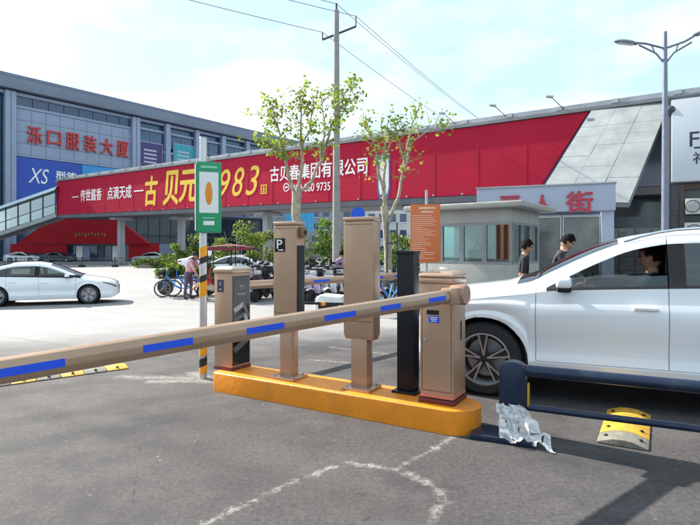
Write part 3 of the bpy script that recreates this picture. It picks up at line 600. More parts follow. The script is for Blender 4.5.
def make_car(name, label, loc, rz, C, paint, detail=True, group=None, side_glass=None, driver_open=None, cat='car', scale=1.0):
    e = thing(name, label, cat, loc, rz, group); e.scale = (scale,)*3
    L = C['L']; W = pch(C['W']); E = pch(C['edge']); Cr = pch(C['crown']); Bt = pch(C['belt']); WT = pch(C['wt']); TU = pch(C['tum']); TK = pch(C['tuck'])
    xs = set(round(L*i/64, 4) for i in range(65)) | {0.015, 0.03, 0.06, L-0.015, L-0.03, L-0.06}
    for w in C['wx']:
        for k in range(17): xs.add(round(w+C['Ra']*math.cos(math.pi*k/16), 4))
        xs |= {round(w-C['Ra']-.0015, 4), round(w+C['Ra']+.0015, 4)}
    seams = [C['front'], C['mid'], C['back']]
    for s in seams: xs |= {round(s-.005, 4), s, round(s+.005, 4)}
    pill = (C['mid']-0.0, C['mid']+0.13)
    for v in (*C['win'], *C['ws'], *C['rw'], pill[0]-.005, pill[1]): xs.add(round(v, 4))
    xs = sorted(xs); keep = []
    imp = set([round(s+d, 4) for s in seams for d in (-.005, 0, .005)]+[round(v, 4) for v in (*C['win'], *C['ws'], *C['rw'], pill[0]-.005, pill[1])]+[round(w+sg*(C['Ra']+k), 4) for w in C['wx'] for sg in (-1, 1) for k in (0, .0015)])
    for x in xs:
        if keep and x-keep[-1] < 0.012 and x not in imp: continue
        if keep and x in imp and x-keep[-1] < 0.004 and keep[-1] not in imp: keep.pop()
        keep.append(x)
    xs = keep
    fr = [0, .09, .175, .185, .195, .27, .36, .45, .54, .63, .72, .79, .85, .90, .95, 1.0]; nl = len(fr)
    def zbot(x):
        z = C['z0'] + 0.10*max(0, 1-x/0.35)**2 + 0.16*max(0, 1-(L-x)/0.5)**2
        for w in C['wx']:
            dx = abs(x-w)
            if dx < C['Ra']+.0007: z = max(z, C['wz']+math.sqrt(max(0, C['Ra']**2-dx*dx)))
        return z
    def column(x):
        w = W(x); zs = Bt(x); ze = E(x); zb = min(zbot(x), zs-.02); pts = []
        seam = any(abs(x-s) < .001 for s in seams); dr = C['front'] < x < C['back']
        for k, f in enumerate(fr):
            z = zb+(zs-zb)*f; y = w-TK(z)-CREASE.get(k, 0)*(1 if x > C['wx'][0]-.2 else .3)
            for ww in C['wx']:                                  # flared arch lips
                q = math.hypot(x-ww, z-C['wz'])-C['Ra']
                if 0 <= q < .07: y += .014*(1-q/.07)
            if seam and 4 <= k: y -= .02
            if dr and k == 3: y -= .018
            pts.append((x, y, z))
        yb = pts[-1][1]; tu = TU(x); inw = C['win'][0]-.001 <= x <= C['win'][1]+.001
        wb = zs+.022 if inw else zs+(ze-zs)*.15; wt = max(WT(x), wb+.001) if inw else zs+(ze-zs)*.75; wt = min(wt, ze-.012)
        def yy(z): 
            q = (z-zs)/max(ze-zs, 1e-4); return yb-.006-tu*(q**1.15)
        for k in range(5):
            z = wb+(wt-wb)*k/4; pts.append((x, yy(z)-(0.007 if inw else 0), z))
        zm = wt+(ze-wt)*.55; pts.append((x, yy(zm)+.004, zm))
        pts.append((x, yy(ze)-.012, ze)); y0 = pts[-1][1]
        for k in range(1, 9):
            f = 1-k/8; pts.append((x, y0*f, ze+Cr(x)*(1-f**2.2)))
        return pts
    cols = [column(x) for x in xs]; nr = len(cols[0]); GL0 = nl; TOP0 = nl+6
    body = MB(); parts = {}
    def put(d, quad, mi=0): d.add(quad, [tuple(range(len(quad)))], mi)
    for s in (-1, 1):
        for i in range(len(xs)-1):
            xm = (xs[i]+xs[i+1])/2
            for j in range(nr-1):
                q = [cols[i][j], cols[i+1][j], cols[i+1][j+1], cols[i][j+1]]; q = [(a, s*b, c) for a, b, c in q]
                inw = C['win'][0] <= xm <= C['win'][1]; pl = pill[0]-.005 <= xm <= pill[1]
                if j < nl-1:
                    d0 = C['front'] < xm < C['mid']; d1 = C['mid'] < xm < C['back']
                    # rear door follows the wheel arch
                    if (d0 or d1) and j >= 4: 
                        put(parts.setdefault(('door', s, 0 if d0 else 1), MB()), q, 0)
                    else: put(body, q, 0)
                elif j == nl-1: put(body, q, 1 if inw else 0)
                elif j < GL0+4:
                    if inw and pl: put(body, q, 1)
                    elif inw: put(parts.setdefault(('window', s, 0 if xm < C['mid'] else 1), MB()), q, 0)
                    else: put(body, q, 0)
                elif j < TOP0: put(body, q, 1 if (inw and j == GL0+4 and C['rail'] is None) else 0)
                else:
                    k = j-TOP0
                    if C['ws'][0] <= xm <= C['ws'][1] and k >= 1: put(parts.setdefault(('windshield', 0, 0), MB()), q, 0)
                    elif C['rw'][0] <= xm <= C['rw'][1] and k >= 1: put(parts.setdefault(('rear_window', 0, 0), MB()), q, 0)
                    else: put(body, q, 0)
    for i in (0, len(xs)-1):
        for j in range(nr-2):
            a = cols[i][j]; b = cols[i][j+1]; put(body, [a, b, (b[0], -b[1], b[2]), (a[0], -a[1], a[2])], 0 if j > 4 else 1)
    bo = body.build('body', [paint, BLACKP], e, smooth=True, weld=True, ang=40)
    for (kind, s, k), d in parts.items():
        if kind == 'door':
            o = d.build('door', [paint, BLACKP], e, smooth=True, weld=True, ang=40)
            if detail:
                hx = (C['mid'] if k == 0 else C['back'])-.17; hz = Bt(hx)-.165; hy = s*(W(hx)-TK(hz)+.018)
                hh = MB().box((hx, hy, hz), (.19, .028, .030)).build('handle', paint, o, bevel=.012, seg=3)
        elif kind == 'window':
            g = side_glass or CARGLD
            if driver_open is not None and k == 0 and s == -1:
                # lowered pane: only its lowest part stands above the sill
                lim = driver_open; vs = [(x, y-s*.006, z if z < lim(x) else lim(x)) for x, y, z in d.v]; d.v = vs; g = CARGL
            elif driver_open is not None and k == 0: g = CARGL
            d.build('window', g, e, smooth=True, weld=True)
        else: d.build(kind, CARGL if kind == 'windshield' else CARGLD, e, smooth=True, weld=True)
    # wheel wells, underbody, liner
    for w in C['wx']:
        for s in (-1, 1):
            q = MB(); yo = W(w)-.02; q.lathe([(C['Ra']+.004, s*yo), (C['Ra']+.004, s*(yo-.30)), (0.0, s*(yo-.30))], 36, 'y'); o = q.build('wheel_well', BLACKP, e, smooth=True); o.location = (w, 0, C['wz'])
            wheel(e, (w, s*(W(w)-.115), C['Rw']), C['Rw'], .215, s, C['style'])
    MB().box((L/2, 0, C['z0']+.06), (L-.5, 1.1, .1)).build('underbody', BLACKP, e)
    ln = MB()
    for s in (-1, 1): ln.box(((C['front']+C['back'])/2+.15, s*(W(2)-.1), .62), (C['back']-C['front']+.5, .07, .74))
    ln.box((C['front']-.12, 0, .62), (.06, 1.6, .72)); ln.box((2.6, 0, .36), (2.9, 1.6, .06)); ln.box((C['back']+.45, 0, .62), (.06, 1.6, .75))
    ln.build('interior_trim', SEATF, e)
    if detail:
        hl_ = MB(); hx0, hx1 = C['ws'][1]-.05, min(C['win'][1], C['rw'][0])-.05
        for i in range(9):
            x = hx0+(hx1-hx0)*i/8; y0_ = W(x)-TU(x)-.10; hl_.v += [(x, -y0_, E(x)-.015), (x, 0, E(x)+Cr(x)-.03), (x, y0_, E(x)-.015)]
        for i in range(8):
            for j in range(2): a = i*3+j; hl_.f.append((a, a+1, a+4, a+3)); hl_.m.append(0)
        hl_.build('headliner', mat('headliner', (.06, .06, .065), .9), e, smooth=True)
        MB().box((C['front']+.12, 0, Bt(1.5)-.06), (.5, 1.5, .14)).build('dashboard', SEATF, e, bevel=.03)
        for y in (-.38, .38):
            st = MB().box((2.30, y, .60), (.52, .50, .16)); zt = .98
            M = Matrix.Rotation(R(16), 3, 'Y'); st.box((2.56, y, .86), (.13, .48, .58), M=M); st.box((2.645, y, 1.18), (.09, .26, .18), M=M)
            st.build('seat', SEATF, e, bevel=.03)
        bs = MB().box((3.25, 0, .62), (.5, 1.25, .16)); bs.box((3.52, 0, .88), (.14, 1.25, .6)); bs.build('rear_bench', SEATF, e, bevel=.03)
        sw = MB(); sw.lathe([(.185+.016*math.cos(a), .016*math.sin(a)) for a in [2*math.pi*i/8 for i in range(8)]], 28, 'x', close=True)
        sw.bar((0, -.17, 0), (0, .17, 0), .05, .02); sw.bar((0, 0, -.17), (0, 0, 0), .04, .02, up=(1, 0, 0))
        o = sw.build('steering_wheel', BLACKP, e, smooth=True); o.location = (1.76, -.38, Bt(2)-.05); o.rotation_euler = (0, R(25), 0)
        for s in (-1, 1):
            mx = C['win'][0]+.16; mz = Bt(mx)+.06; my = s*(W(mx)+.065)
            mr = MB().box((mx, my, mz+.018), (.13, .21, .10)).build('mirror', paint, e, bevel=.04, seg=4)
            MB().box((mx+.003, my, mz-.035), (.115, .19, .06)).build('mirror_base', BLACKP, mr, bevel=.02)
            MB().bar((mx+.01, s*(W(mx)-.05), mz-.055), (mx+.005, my, mz-.045), .05, .04).build('mirror_arm', BLACKP, mr)
            MB().box((mx+.0665, my, mz+.015), (.004, .17, .08)).build('mirror_glass', CHROME, mr)
        # chrome or black window trim handled by mesh, lamps:
    for s in (-1, 1):
        hx = .17; hz = Bt(hx)-.055
        hl = MB(); pts = []
        for k in range(7):
            x = .05+.42*k/6; z1 = Bt(x)-.005; z0 = z1-.085*(1-k/9); y = W(x)-TK(z0)+.006; pts.append((x, s*y, z0, z1, s*(W(x)-TK(z1)+.005)))
        for k in range(6):
            a = pts[k]; b = pts[k+1]; hl.add([(a[0], a[1], a[2]), (b[0], b[1], b[2]), (b[0], b[4], b[3]), (a[0], a[4], a[3])], [(0, 1, 2, 3)])
        hl.build('headlight', mat('headlight_lens', (0.16, 0.18, 0.2), 0.08, 0.4, var=0.5, nscale=20), e, smooth=True)
        tl = MB(); pts = []
        for k in range(6):
            x = L-.04-.30*k/5; z1 = Bt(x)-.02; z0 = z1-.11; pts.append((x, s*(W(x)-TK(z0)+.006), z0, z1, s*(W(x)-TK(z1)+.005)))
        for k in range(5):
            a = pts[k]; b = pts[k+1]; tl.add([(a[0], a[1], a[2]), (b[0], b[1], b[2]), (b[0], b[4], b[3]), (a[0], a[4], a[3])], [(0, 1, 2, 3)])
        tl.build('tail_light', mat('tail_lens', (0.3, 0.01, 0.012), 0.12), e, smooth=True)
    gm = MB(); z0 = C['z0']+.18
    gm.box((-.004, 0, z0+.12), (.012, .78, .22)); gm.build('grille', BLACKM, e, bevel=.004)
    MB().box((-.013, 0, z0+.09), (.008, .44, .13)).build('number_plate', mat('plate_blue', (0.02, 0.08, 0.35), 0.4), e)
    MB().box((L+.004, 0, .62), (.008, .44, .13)).build('number_plate', mat('plate_blue', (0.02, 0.08, 0.35), 0.4), e)
    if C['rail'] and detail:
        for s in (-1, 1):
            pts = []
            for k in range(14):
                x = 2.1+1.75*k/13; pts.append((x, s*(W(x)-TU(x)-.085), E(x)+.03+.02*math.sin(math.pi*k/13)))
            MB().tube(pts, .014, 8).build('roof_rail', CHROME, e, smooth=True)
    return e
suv = make_car('suv_car', 'large white SUV with driver behind the barrier, its front wheel showing', Vector((0.86, 6.24, 0)), R(-25.5), SUV, PAINTW, True, driver_open=lambda x: 1.16+.05*(x-1.6))
RS = Vector((-7.98, 16.5, 0)); hd = R(7)
def put_sedan(label, fx, fy, heading, paint, detail, group=None, name='sedan_car', scale=1.0):
    rz = math.pi+heading; o = Vector((fx, fy, 0)) - Matrix.Rotation(rz, 3, 'Z') @ Vector((.90, -.78*-1*0+.0, 0))*scale
    return make_car(name, label, Vector((o.x, o.y, gz(fy))), rz, SEDAN, paint, detail, group, side_glass=CARGL if detail else CARGLD, scale=scale)
put_sedan('white sedan driving on the street, nose toward the green sign', -8.5, 17.25, R(21), PAINTW, True, scale=.93)
put_sedan('white car on the far road behind the fence, above the nearer sedan', -44.0, 73, R(4), PAINTW, False, 'cars on the far road')
put_sedan('dark car on the far road following the far white car', -39.6, 74, R(4), PAINTD, False, 'cars on the far road')
put_sedan('silver car on the far road between the two overpass columns', -27.2, 68, R(178), PAINTS, False, 'cars on the far road')
put_sedan('pale silver car parked behind the man in the pink shirt', -8.2, 30.5, R(170), PAINTS, False)
put_sedan('pale car with sloping windscreen passing beyond the red roofed tricycle', -9.2, 40, R(8), PAINTW, False)
# ------------------------------------------------------------------ people
def person(label, loc, rz, J, cols, group=None, long_sleeve=False, hair=True, cap=None, name='person', scale=1.0):
    """J: joints in metres, facing local -y"""
    e = thing(name, label, 'person', loc, rz, group); e.scale = (scale,)*3
    order = ['pelvis','waist','chest','neck','head0','shL','elL','wrL','shR','elR','wrR','hipL','knL','anL','toeL','hipR','knR','anR','toeR']
    edges = [('pelvis','waist'),('waist','chest'),('chest','neck'),('neck','head0'),('chest','shL'),('shL','elL'),('elL','wrL'),('chest','shR'),('shR','elR'),('elR','wrR'),
             ('pelvis','hipL'),('hipL','knL'),('knL','anL'),('anL','toeL'),('pelvis','hipR'),('hipR','knR'),('knR','anR'),('anR','toeR')]
    rad = dict(pelvis=(.155,.115),waist=(.145,.105),chest=(.165,.115),neck=(.058,.058),head0=(.056,.058),sh=(.072,.072),el=(.046,.046),wr=(.03,.03),hip=(.098,.098),kn=(.062,.062),an=(.042,.042),toe=(.04,.035))
    idx = {k: i for i, k in enumerate(order)}
    me = bpy.data.meshes.new('tmp_body'); me.from_pydata([J[k] for k in order], [(idx[a], idx[b]) for a, b in edges], [])
    o = bpy.data.objects.new('tmp_body', me); COL.objects.link(o)
    sm = o.modifiers.new('skin', 'SKIN'); sm.use_smooth_shade = True
    lay = me.skin_vertices[0].data if me.skin_vertices else None
    if lay is None:
        me.attributes
    for k in order:
        key = k[:-1] if k[-1] in 'LR' else k
        r = rad.get(key, rad.get(k)); lay[idx[k]].radius = r; lay[idx[k]].use_root = (k == 'pelvis')
    ss = o.modifiers.new('sub', 'SUBSURF'); ss.levels = 2; ss.render_levels = 2
    dg = bpy.context.evaluated_depsgraph_get(); dg.update()
    bmesh_me = bpy.data.meshes.new_from_object(o.evaluated_get(dg)); bpy.data.objects.remove(o); bpy.data.meshes.remove(me)
    JV = {k: Vector(J[k]) for k in order}
    bones = []
    for a, b in edges:
        if b in ('neck', 'head0') and a != 'chest': reg = 0
        elif b == 'neck': reg = 1
        elif a.startswith('el'): reg = 1 if long_sleeve else 0
        elif a.startswith('an'): reg = 3
        elif a.startswith('hip') or a.startswith('kn') or b.startswith('hip'): reg = 2
        else: reg = 1
        bones.append((JV[a], JV[b], reg))
    m = MB(); m.v = [tuple(v.co) for v in bmesh_me.vertices]
    def sd(p, a, b):
        ab = b-a; t = max(0, min(1, (p-a).dot(ab)/max(ab.length_squared, 1e-9))); return (p-a-ab*t).length, t
    for p in bmesh_me.polygons:
        c = p.center; best = min(((sd(c, a, b)[0], r) for a, b, r in bones), key=lambda q: q[0]); r = best[1]
        if (c-JV['pelvis']).length < .19 and c.z < JV['waist'].z-.04 : r = 2
        m.f.append(tuple(p.vertices)); m.m.append(r)
    bpy.data.meshes.remove(bmesh_me)
    # head: skull, jaw, nose, ears, eyes, mouth (joined to the body)
    nk = JV['neck']; hd = JV['head0']; upv = (hd-nk).normalized(); fw = Vector(J.get('face', (0, -1, 0))).normalized(); rt = fw.cross(upv).normalized(); fw = upv.cross(rt).normalized()
    Mh = Matrix((rt, -fw, upv)).transposed(); hc = hd+upv*.075
    def H(x, y, z): return hc+Mh @ Vector((x, y, z))
    b = MB(); b.ball((0, 0, 0), (1, 1, 1), 20, 14)
    hv = []
    for x, y, z in b.v:
        w = .078 if z > -.1 else .078-.022*(-z-.1); dpt = .098; hh = .118
        yy = y*dpt; 
        if z < -.2 and y < 0: yy -= .012*(-z)
        if y < -.5 and -.05 < z < .3: yy += .006
        hv.append(H(x*w, yy, z*hh))
    m.add(hv, b.f, 0)
    nb = MB(); nb.add([(-.012,-.090,.022),(.012,-.090,.022),(.017,-.092,-.03),(-.017,-.092,-.03),(0,-.120,-.024),(0,-.098,.024)], [(0,5,4,3),(5,1,2,4),(3,4,2)])
    m.add([H(*v) for v in nb.v], nb.f, 0)
    for s in (-1, 1):
        b = MB(); b.ball((s*.08, .008, -.005), (.012, .022, .034), 10, 6); m.add([H(*v) for v in b.v], b.f, 0)
        b = MB(); b.ball((s*.031, -.086, .014), (.014, .008, .008), 10, 6); m.add([H(*v) for v in b.v], b.f, 4)
        b = MB(); b.ball((s*.032, -.090, .034), (.02, .006, .005), 8, 5); m.add([H(*v) for v in b.v], b.f, 4)
    b = MB(); b.ball((0, -.094, -.058), (.024, .008, .006), 10, 6); m.add([H(*v) for v in b.v], b.f, 5)
    # hands: palm and five fingers
    for sname in 'LR':
        el = JV['el'+sname]; wr = JV['wr'+sname]; d = (wr-el).normalized(); side = d.cross(Vector((0, 0, 1)));
        side = side.normalized() if side.length > .2 else Vector((1, 0, 0)); nm = side.cross(d).normalized()
        m.tube([wr-d*.02, wr+d*.03, wr+d*.085], [.027, .036, .034], 10, 0)
        for k, (of, ln) in enumerate(((-.027, .062), (-.009, .074), (.009, .070), (.026, .055))):
            p = wr+d*.082+side*of; m.tube([p, p+d*ln*.45-nm*.008, p+d*ln*.8-nm*.03, p+d*ln*.85-nm*.048], [.0095, .009, .008, .006], 6, 0)
        p = wr+d*.025-side*.03; m.tube([p, p-side*.022+d*.028-nm*.006, p-side*.026+d*.055-nm*.018], [.012, .010, .007], 6, 0)
    body = m.build('body', [SKIN, cols['shirt'], cols['trousers'], cols['shoes'], HAIR, mat('lips', (0.35, 0.13, 0.1), 0.5)], e, smooth=True, ang=60)
    if hair:
        hb = MB(); b = MB(); b.ball((0, 0, 0), (1, 1, 1), 22, 14); random.seed(len(label))
        keep = {}
        for i, (x, y, z) in enumerate(b.v):
            k = 1+random.uniform(-.03, .10); hb.v.append(tuple(H(x*.090*k, y*.110*k+.008, z*.130*k+.012)))
        for f in b.f:
            cx, cy, cz = [sum(b.v[i][k] for i in f)/len(f) for k in range(3)]
            if cz > .45-.1*abs(cx) or (cy > .05 and cz > -.5) or (cz > .0 and cy > -.45 and abs(cx) > .5): hb.f.append(f); hb.m.append(0)
        base_f = list(hb.f)
        for f in base_f:                                   # loose tufts over the cap of hair
            if random.random() < .85:
                c_ = sum((Vector(hb.v[i]) for i in f), Vector())/len(f); o_ = (c_-hc).normalized(); sd_ = o_.cross(upv+Vector((.01, .02, 0))).normalized(); dn = sd_.cross(o_); dn = dn if dn.z < 0 else -dn
                q_ = c_+o_*random.uniform(.004, .014)+dn*random.uniform(.015, .04)+sd_*random.uniform(-.02, .02); hb.add([c_-sd_*.012, c_+sd_*.012, q_], [(0, 1, 2)])
        hb.build('hair', HAIR, e, smooth=True, ang=70)
    if cap is not None:
        cb = MB(); b = MB(); b.ball((0, 0, 0), (1, 1, 1), 20, 12)
        cb.v = [tuple(H(x*.092, y*.112+.004, z*.12+.022)) for x, y, z in b.v]
        cb.f = [f for f in b.f if sum(b.v[i][2] for i in f)/len(f) > .05]; cb.m = [0]*len(cb.f)
        cb.add([H(-.07, -.09, .035), H(.07, -.09, .035), H(.05, -.17, .02), H(-.05, -.17, .02)], [(0, 1, 2, 3)])
        cb.build('cap', cap, e, smooth=True)
    if 'collar' in cols:
        MB().lathe([(.062, 0), (.075, -.025), (.09, -.05)], 18, 'z').build('collar', cols['collar'], e, smooth=True).location = J['neck']
    return e
def standing(lean=0.0, armL=((.25,0,1.12),(.27,-.04,.86)), armR=((-.25,0,1.12),(-.27,-.04,.86)), face=(0,-1,0), step=0.0, H=1.7):
    k = H/1.72; J = dict(pelvis=(0,0,.93),waist=(0,-.01-lean*.15,1.08),chest=(0,-lean*.42,1.30),neck=(0,-lean*.56,1.47),head0=(0,-lean*.66-.015,1.545),
        shL=(.185,-lean*.45,1.385),shR=(-.185,-lean*.45,1.385),elL=armL[0],wrL=armL[1],elR=armR[0],wrR=armR[1],
        hipL=(.095,0,.88),knL=(.105,-.02-step,.48),anL=(.11,.02-step*.6,.075),toeL=(.12,-.15-step*.6,.04),hipR=(-.095,0,.88),knR=(-.105,-.02+step,.48),anR=(-.11,.03+step*1.3,.075),toeR=(-.12,-.14+step*1.3,.04))
    J = {a: tuple(c*k for c in v) for a, v in J.items()}; J['face'] = face; return J
BLKC = mat('black_cloth', (0.012, 0.013, 0.018), 0.85, var=0.4, nscale=9, bump=1.0, bscale=14); NAVC = mat('navy_cloth', (0.025, 0.03, 0.05), 0.85, var=0.3); SHOE = mat('dark_shoe', (0.02, 0.018, 0.016), 0.5)
GREYJ = mat('grey_black_jacket', (0.022, 0.022, 0.026), 0.8, var=0.45, nscale=7, bump=1.0, bscale=12); PINKC = mat('pink_shirt', (0.68, 0.36, 0.42), 0.8, var=0.1); GRYT = mat('grey_purple_trousers', (0.09, 0.08, 0.13), 0.85, var=0.4, nscale=16)
LILAC = mat('lilac_top', (0.3, 0.22, 0.34), 0.8, var=0.3); BEIGE = mat('beige_top', (0.5, 0.42, 0.36), 0.8, var=0.2)
g1 = at(522, 0, 9.6)
person('guard in black short sleeved uniform facing right beside the toll booth', Vector((g1.x, 9.6, gz(9.6))), R(78), standing(0.08, armL=((.235,-.03,1.12),(.22,-.10,.86)), armR=((-.235,0.0,1.12),(-.24,-.05,.86)), step=.05, H=1.62), dict(shirt=BLKC, trousers=BLKC, shoes=SHOE, collar=BLKC))
g2 = at(556, 0, 8.9)
person('man in a dark jacket leaning forward between the booth and the car windscreen', Vector((g2.x-.08, 8.9, gz(8.9))), R(72), standing(0.32, armL=((.24,-.25,1.15),(.2,-.45,1.05)), armR=((-.24,-.2,1.12),(-.2,-.42,1.0)), step=.08, H=1.68), dict(shirt=GREYJ, trousers=NAVC, shoes=SHOE, collar=GREYJ), long_sleeve=True)
m1 = at(190, 0, 18.2)
person('person in a pink shirt and dark cap bending over the blue bicycles', Vector((m1.x, 18.0, gz(18.0))), R(75), standing(0.38, armL=((.22,-.42,1.08),(.18,-.52,.88)), armR=((-.22,-.4,1.06),(-.18,-.52,.86)), step=.05, H=1.62), dict(shirt=PINKC, trousers=GRYT, shoes=SHOE), cap=mat('navy_cap', (0.05, 0.06, 0.1), 0.7), hair=True)
m2 = at(341, 0, 20.2)
person('person in a lilac top standing among the scooters left of the plain display post', Vector((m2.x, 20.2, gz(20.2))), R(160), standing(0.05, H=1.62), dict(shirt=LILAC, trousers=GRYT, shoes=SHOE))
# seated people inside the SUV
def seated(H=1.0, wheel=True):
    J = dict(pelvis=(0,0,0),waist=(0,.05,.14),chest=(0,.12,.36),neck=(0,.15,.53),head0=(0,.14,.60),shL=(.18,.13,.44),shR=(-.18,.13,.44),
        elL=(.22,-.12,.28),wrL=(.14,-.36,.38),elR=(-.22,-.12,.28),wrR=(-.14,-.36,.38),
        hipL=(.1,-.02,-.02),knL=(.13,-.42,.03),anL=(.13,-.62,-.28),toeL=(.13,-.78,-.29),hipR=(-.1,-.02,-.02),knR=(-.13,-.42,.03),anR=(-.13,-.62,-.28),toeR=(-.13,-.78,-.29))
    if not wheel: J.update(elL=(.22,.0,.2),wrL=(.12,-.22,.12),elR=(-.22,.0,.2),wrR=(-.12,-.22,.12))
    J['face'] = (0, -1, 0); return J
Ms = suv.matrix_basis if False else Matrix.Translation(Vector((0.86, 6.24, 0))) @ Matrix.Rotation(R(-25.5), 4, 'Z')
dr = Ms @ Vector((2.20, -.40, .665)); person('driver with short dark hair seated at the wheel inside the white SUV', dr, R(-25.5-90), seated(), dict(shirt=NAVC, trousers=NAVC, shoes=SHOE), long_sleeve=True)
# ------------------------------------------------------------------ toll booth
bC = Vector((3.36, 10.9, gz(10.9))); brz = R(-36)
bo = thing('toll_booth', 'small grey toll booth with wide windows and a flat overhanging roof', 'booth', bC, brz)   # local: x along front (negative = left), y into depth, origin front-right corner
BW, BD, BH = 2.15, 1.9, 2.42
STW = mat('booth_steel', (0.36, 0.365, 0.35), 0.5, 0.15, var=0.12, nscale=2.5, dirt=0.35); FRM = mat('booth_frame', (0.24, 0.26, 0.27), 0.45, 0.4)
SILL, HEAD = 1.24, 2.13
for (c, d) in (((-BW/2, .03, SILL/2), (BW, .06, SILL)), ((-.03, BD/2, SILL/2), (.06, BD-.12, SILL)), ((-BW+.03, BD/2, SILL/2), (.06, BD-.12, SILL)), ((-BW/2, BD-.03, BH/2), (BW, .06, BH))):
    MB().box(c, d).build('lower_wall' if d[2] < 2 else 'rear_wall', STW, bo, bevel=.004)
for (c, d) in (((-BW/2, .03, (HEAD+BH)/2), (BW, .06, BH-HEAD)), ((-.03, BD/2, (HEAD+BH)/2), (.06, BD-.12, BH-HEAD)), ((-BW+.03, BD/2, (HEAD+BH)/2), (.06, BD-.12, BH-HEAD))):
    MB().box(c, d).build('fascia', STW, bo, bevel=.004)
ro = MB(); ro.prism([(-BW-.28, -.30), (.32, -.30), (.32, BD+.28), (-BW-.28, BD+.28)], BH+.002, BH+.13, 'z'); ro.build('roof', mat('booth_roof', (0.33, 0.335, 0.31), 0.5, 0.1, dirt=0.3), bo, bevel=.045, seg=3)
hz = (SILL+HEAD)/2; hh = HEAD-SILL
def booth_window(x0, x1, side):
    w = x1-x0; f = MB(); q = .05
    if side == 'front':
        for (c, d) in (((x0+q/2, .03, hz), (q, .07, hh)), ((x1-q/2, .03, hz), (q, .07, hh)), (((x0+x1)/2, .03, SILL+q/2+.002), (w-2*q, .07, q)), (((x0+x1)/2, .03, HEAD-q/2-.002), (w-2*q, .07, q))): f.box(c, d)
        o = f.build('window_frame', FRM, bo); MB().box(((x0+x1)/2, .03, hz), (w-2*q, .008, hh-2*q)).build('pane', BOOTHGL, o)
    else:
        for (c, d) in (((-.03, x0+q/2, hz), (.07, q, hh)), ((-.03, x1-q/2, hz), (.07, q, hh)), ((-.03, (x0+x1)/2, SILL+q/2+.002), (.07, w-2*q, q)), ((-.03, (x0+x1)/2, HEAD-q/2-.002), (.07, w-2*q, q))): f.box(c, d)
        o = f.build('window_frame', FRM, bo); MB().box((-.03, (x0+x1)/2, hz), (.008, w-2*q, hh-2*q)).build('pane', BOOTHGL, o)
for a, b_ in ((-2.15, -1.62), (-1.617, -1.12), (-1.117, -.60), (-.597, -.002)): booth_window(a, b_, 'front')
for a, b_ in ((.062, .66), (.663, 1.25), (1.253, 1.838)): booth_window(a, b_, 'side')
MB().box((-BW/2, 1.0, 1.0), (1.5, .5, .04)).build('desk', mat('desk_wood', (0.25, 0.2, 0.15), 0.5), bo)
MB().box((-1.2, 1.3, 1.3), (.5, .3, .5)).build('desk_screen', BLACKP, bo, bevel=.01)
for k in range(2): MB().bar((-1.02+.14*k, .1, 1.25), (-.70+.14*k, .12, 1.95), .03, .03).build('diagonal_brace', FRM, bo)
# orange notice board
ob = thing('notice_board', 'orange notice board with rows of pale print beside the toll booth', 'notice board', Vector((1.40, 9.75, gz(9.75))), R(-8))
ORB = mat('orange_board', (0.62, 0.15, 0.04), 0.5, var=0.08, nscale=2)
MB().box((0, 0, 1.79), (.55, .04, 1.08)).build('board', ORB, ob, bevel=.006)
for x in (-.24, .02): MB().tube([(x, .045, 0), (x, .045, 2.60 if x > 0 else 2.2)], .025, 10).build('post', STEEL, ob, smooth=True)
PPR = mat('pale_print', (0.78, 0.52, 0.4), 0.5); random.seed(5)
for w, z, hh_ in ((.30, 2.26, .035), (.22, 2.19, .03)): MB().box((0.03, -.0215, z), (w, .003, hh_)).build('heading_line', PPR, ob)
for k in range(23):
    w = random.uniform(.2, .47); MB().box((-.02-(.47-w)/2, -.0215, 2.12-.036*k), (w, .003, .010)).build('print_line', PPR, ob)
# ------------------------------------------------------------------ pedestrian overpass with red billboard
OL = Vector((-36.7, 66.0, 0)); orz = math.atan2(-36, 47.3); OG = -0.3
ov = thing('overpass', 'covered pedestrian overpass crossing the street behind, clad with the red billboard', 'overpass', (OL.x, OL.y, OG), orz)
SL = 1.08/59.4; OLEN = 74.0
def sv(px):                                   # distance along the overpass seen at that picture column
    k = (px-350)/525; return 59.4*(66*k+36.7)/(47.3+36*k)
ZB = lambda s: 5.8-OG-SL*s
ZT = lambda s: 9.95-OG-SL*s
DKG = mat('dark_steel', (0.07, 0.075, 0.085), 0.5, 0.3, var=0.2, nscale=0.8)
def slab(nm, m, s0, s1, y0, y1, dz0, dz1, ref=ZB, bevel=0.0, par=None):
    q = MB(); q.add([(s0,y0,ref(s0)+dz0),(s1,y0,ref(s1)+dz0),(s1,y1,ref(s1)+dz0),(s0,y1,ref(s0)+dz0),(s0,y0,ref(s0)+dz1),(s1,y0,ref(s1)+dz1),(s1,y1,ref(s1)+dz1),(s0,y1,ref(s0)+dz1)],
          [(0,3,2,1),(4,5,6,7),(0,1,5,4),(1,2,6,5),(2,3,7,6),(3,0,4,7)]); return q.build(nm, m, par or ov, bevel=bevel)
slab('deck', DKG, 0, OLEN, 0.05, 4.4, -.45, 0.0)
slab('deck_edge', mat('deck_edge', (0.13, 0.13, 0.15), 0.6, var=0.2, nscale=0.7), 0.02, OLEN-.02, -.12, 0.045, -.42, -.03)
slab('rear_wall', CLAD2, 0.05, OLEN-.1, 4.2, 4.35, 0.01, 4.1)
slab('roof', mat('overpass_roof', (0.2, 0.21, 0.23), 0.6, var=0.2, nscale=0.6), -.1, OLEN, -.30, 4.6, 4.18, 4.36)
slab('parapet', mat('overpass_parapet', (0.36, 0.38, 0.42), 0.6, var=0.25, nscale=1.2), 0, OLEN-.05, -.20, 0.1, 4.37, 4.62)
for k in range(26): MB().box((2+k*2.8, -.24, ZT(2+k*2.8)+.36), (.35, .08, .22)).build('parapet_clip', STEEL, ov)
sR0, sR1 = sv(539), sv(590)
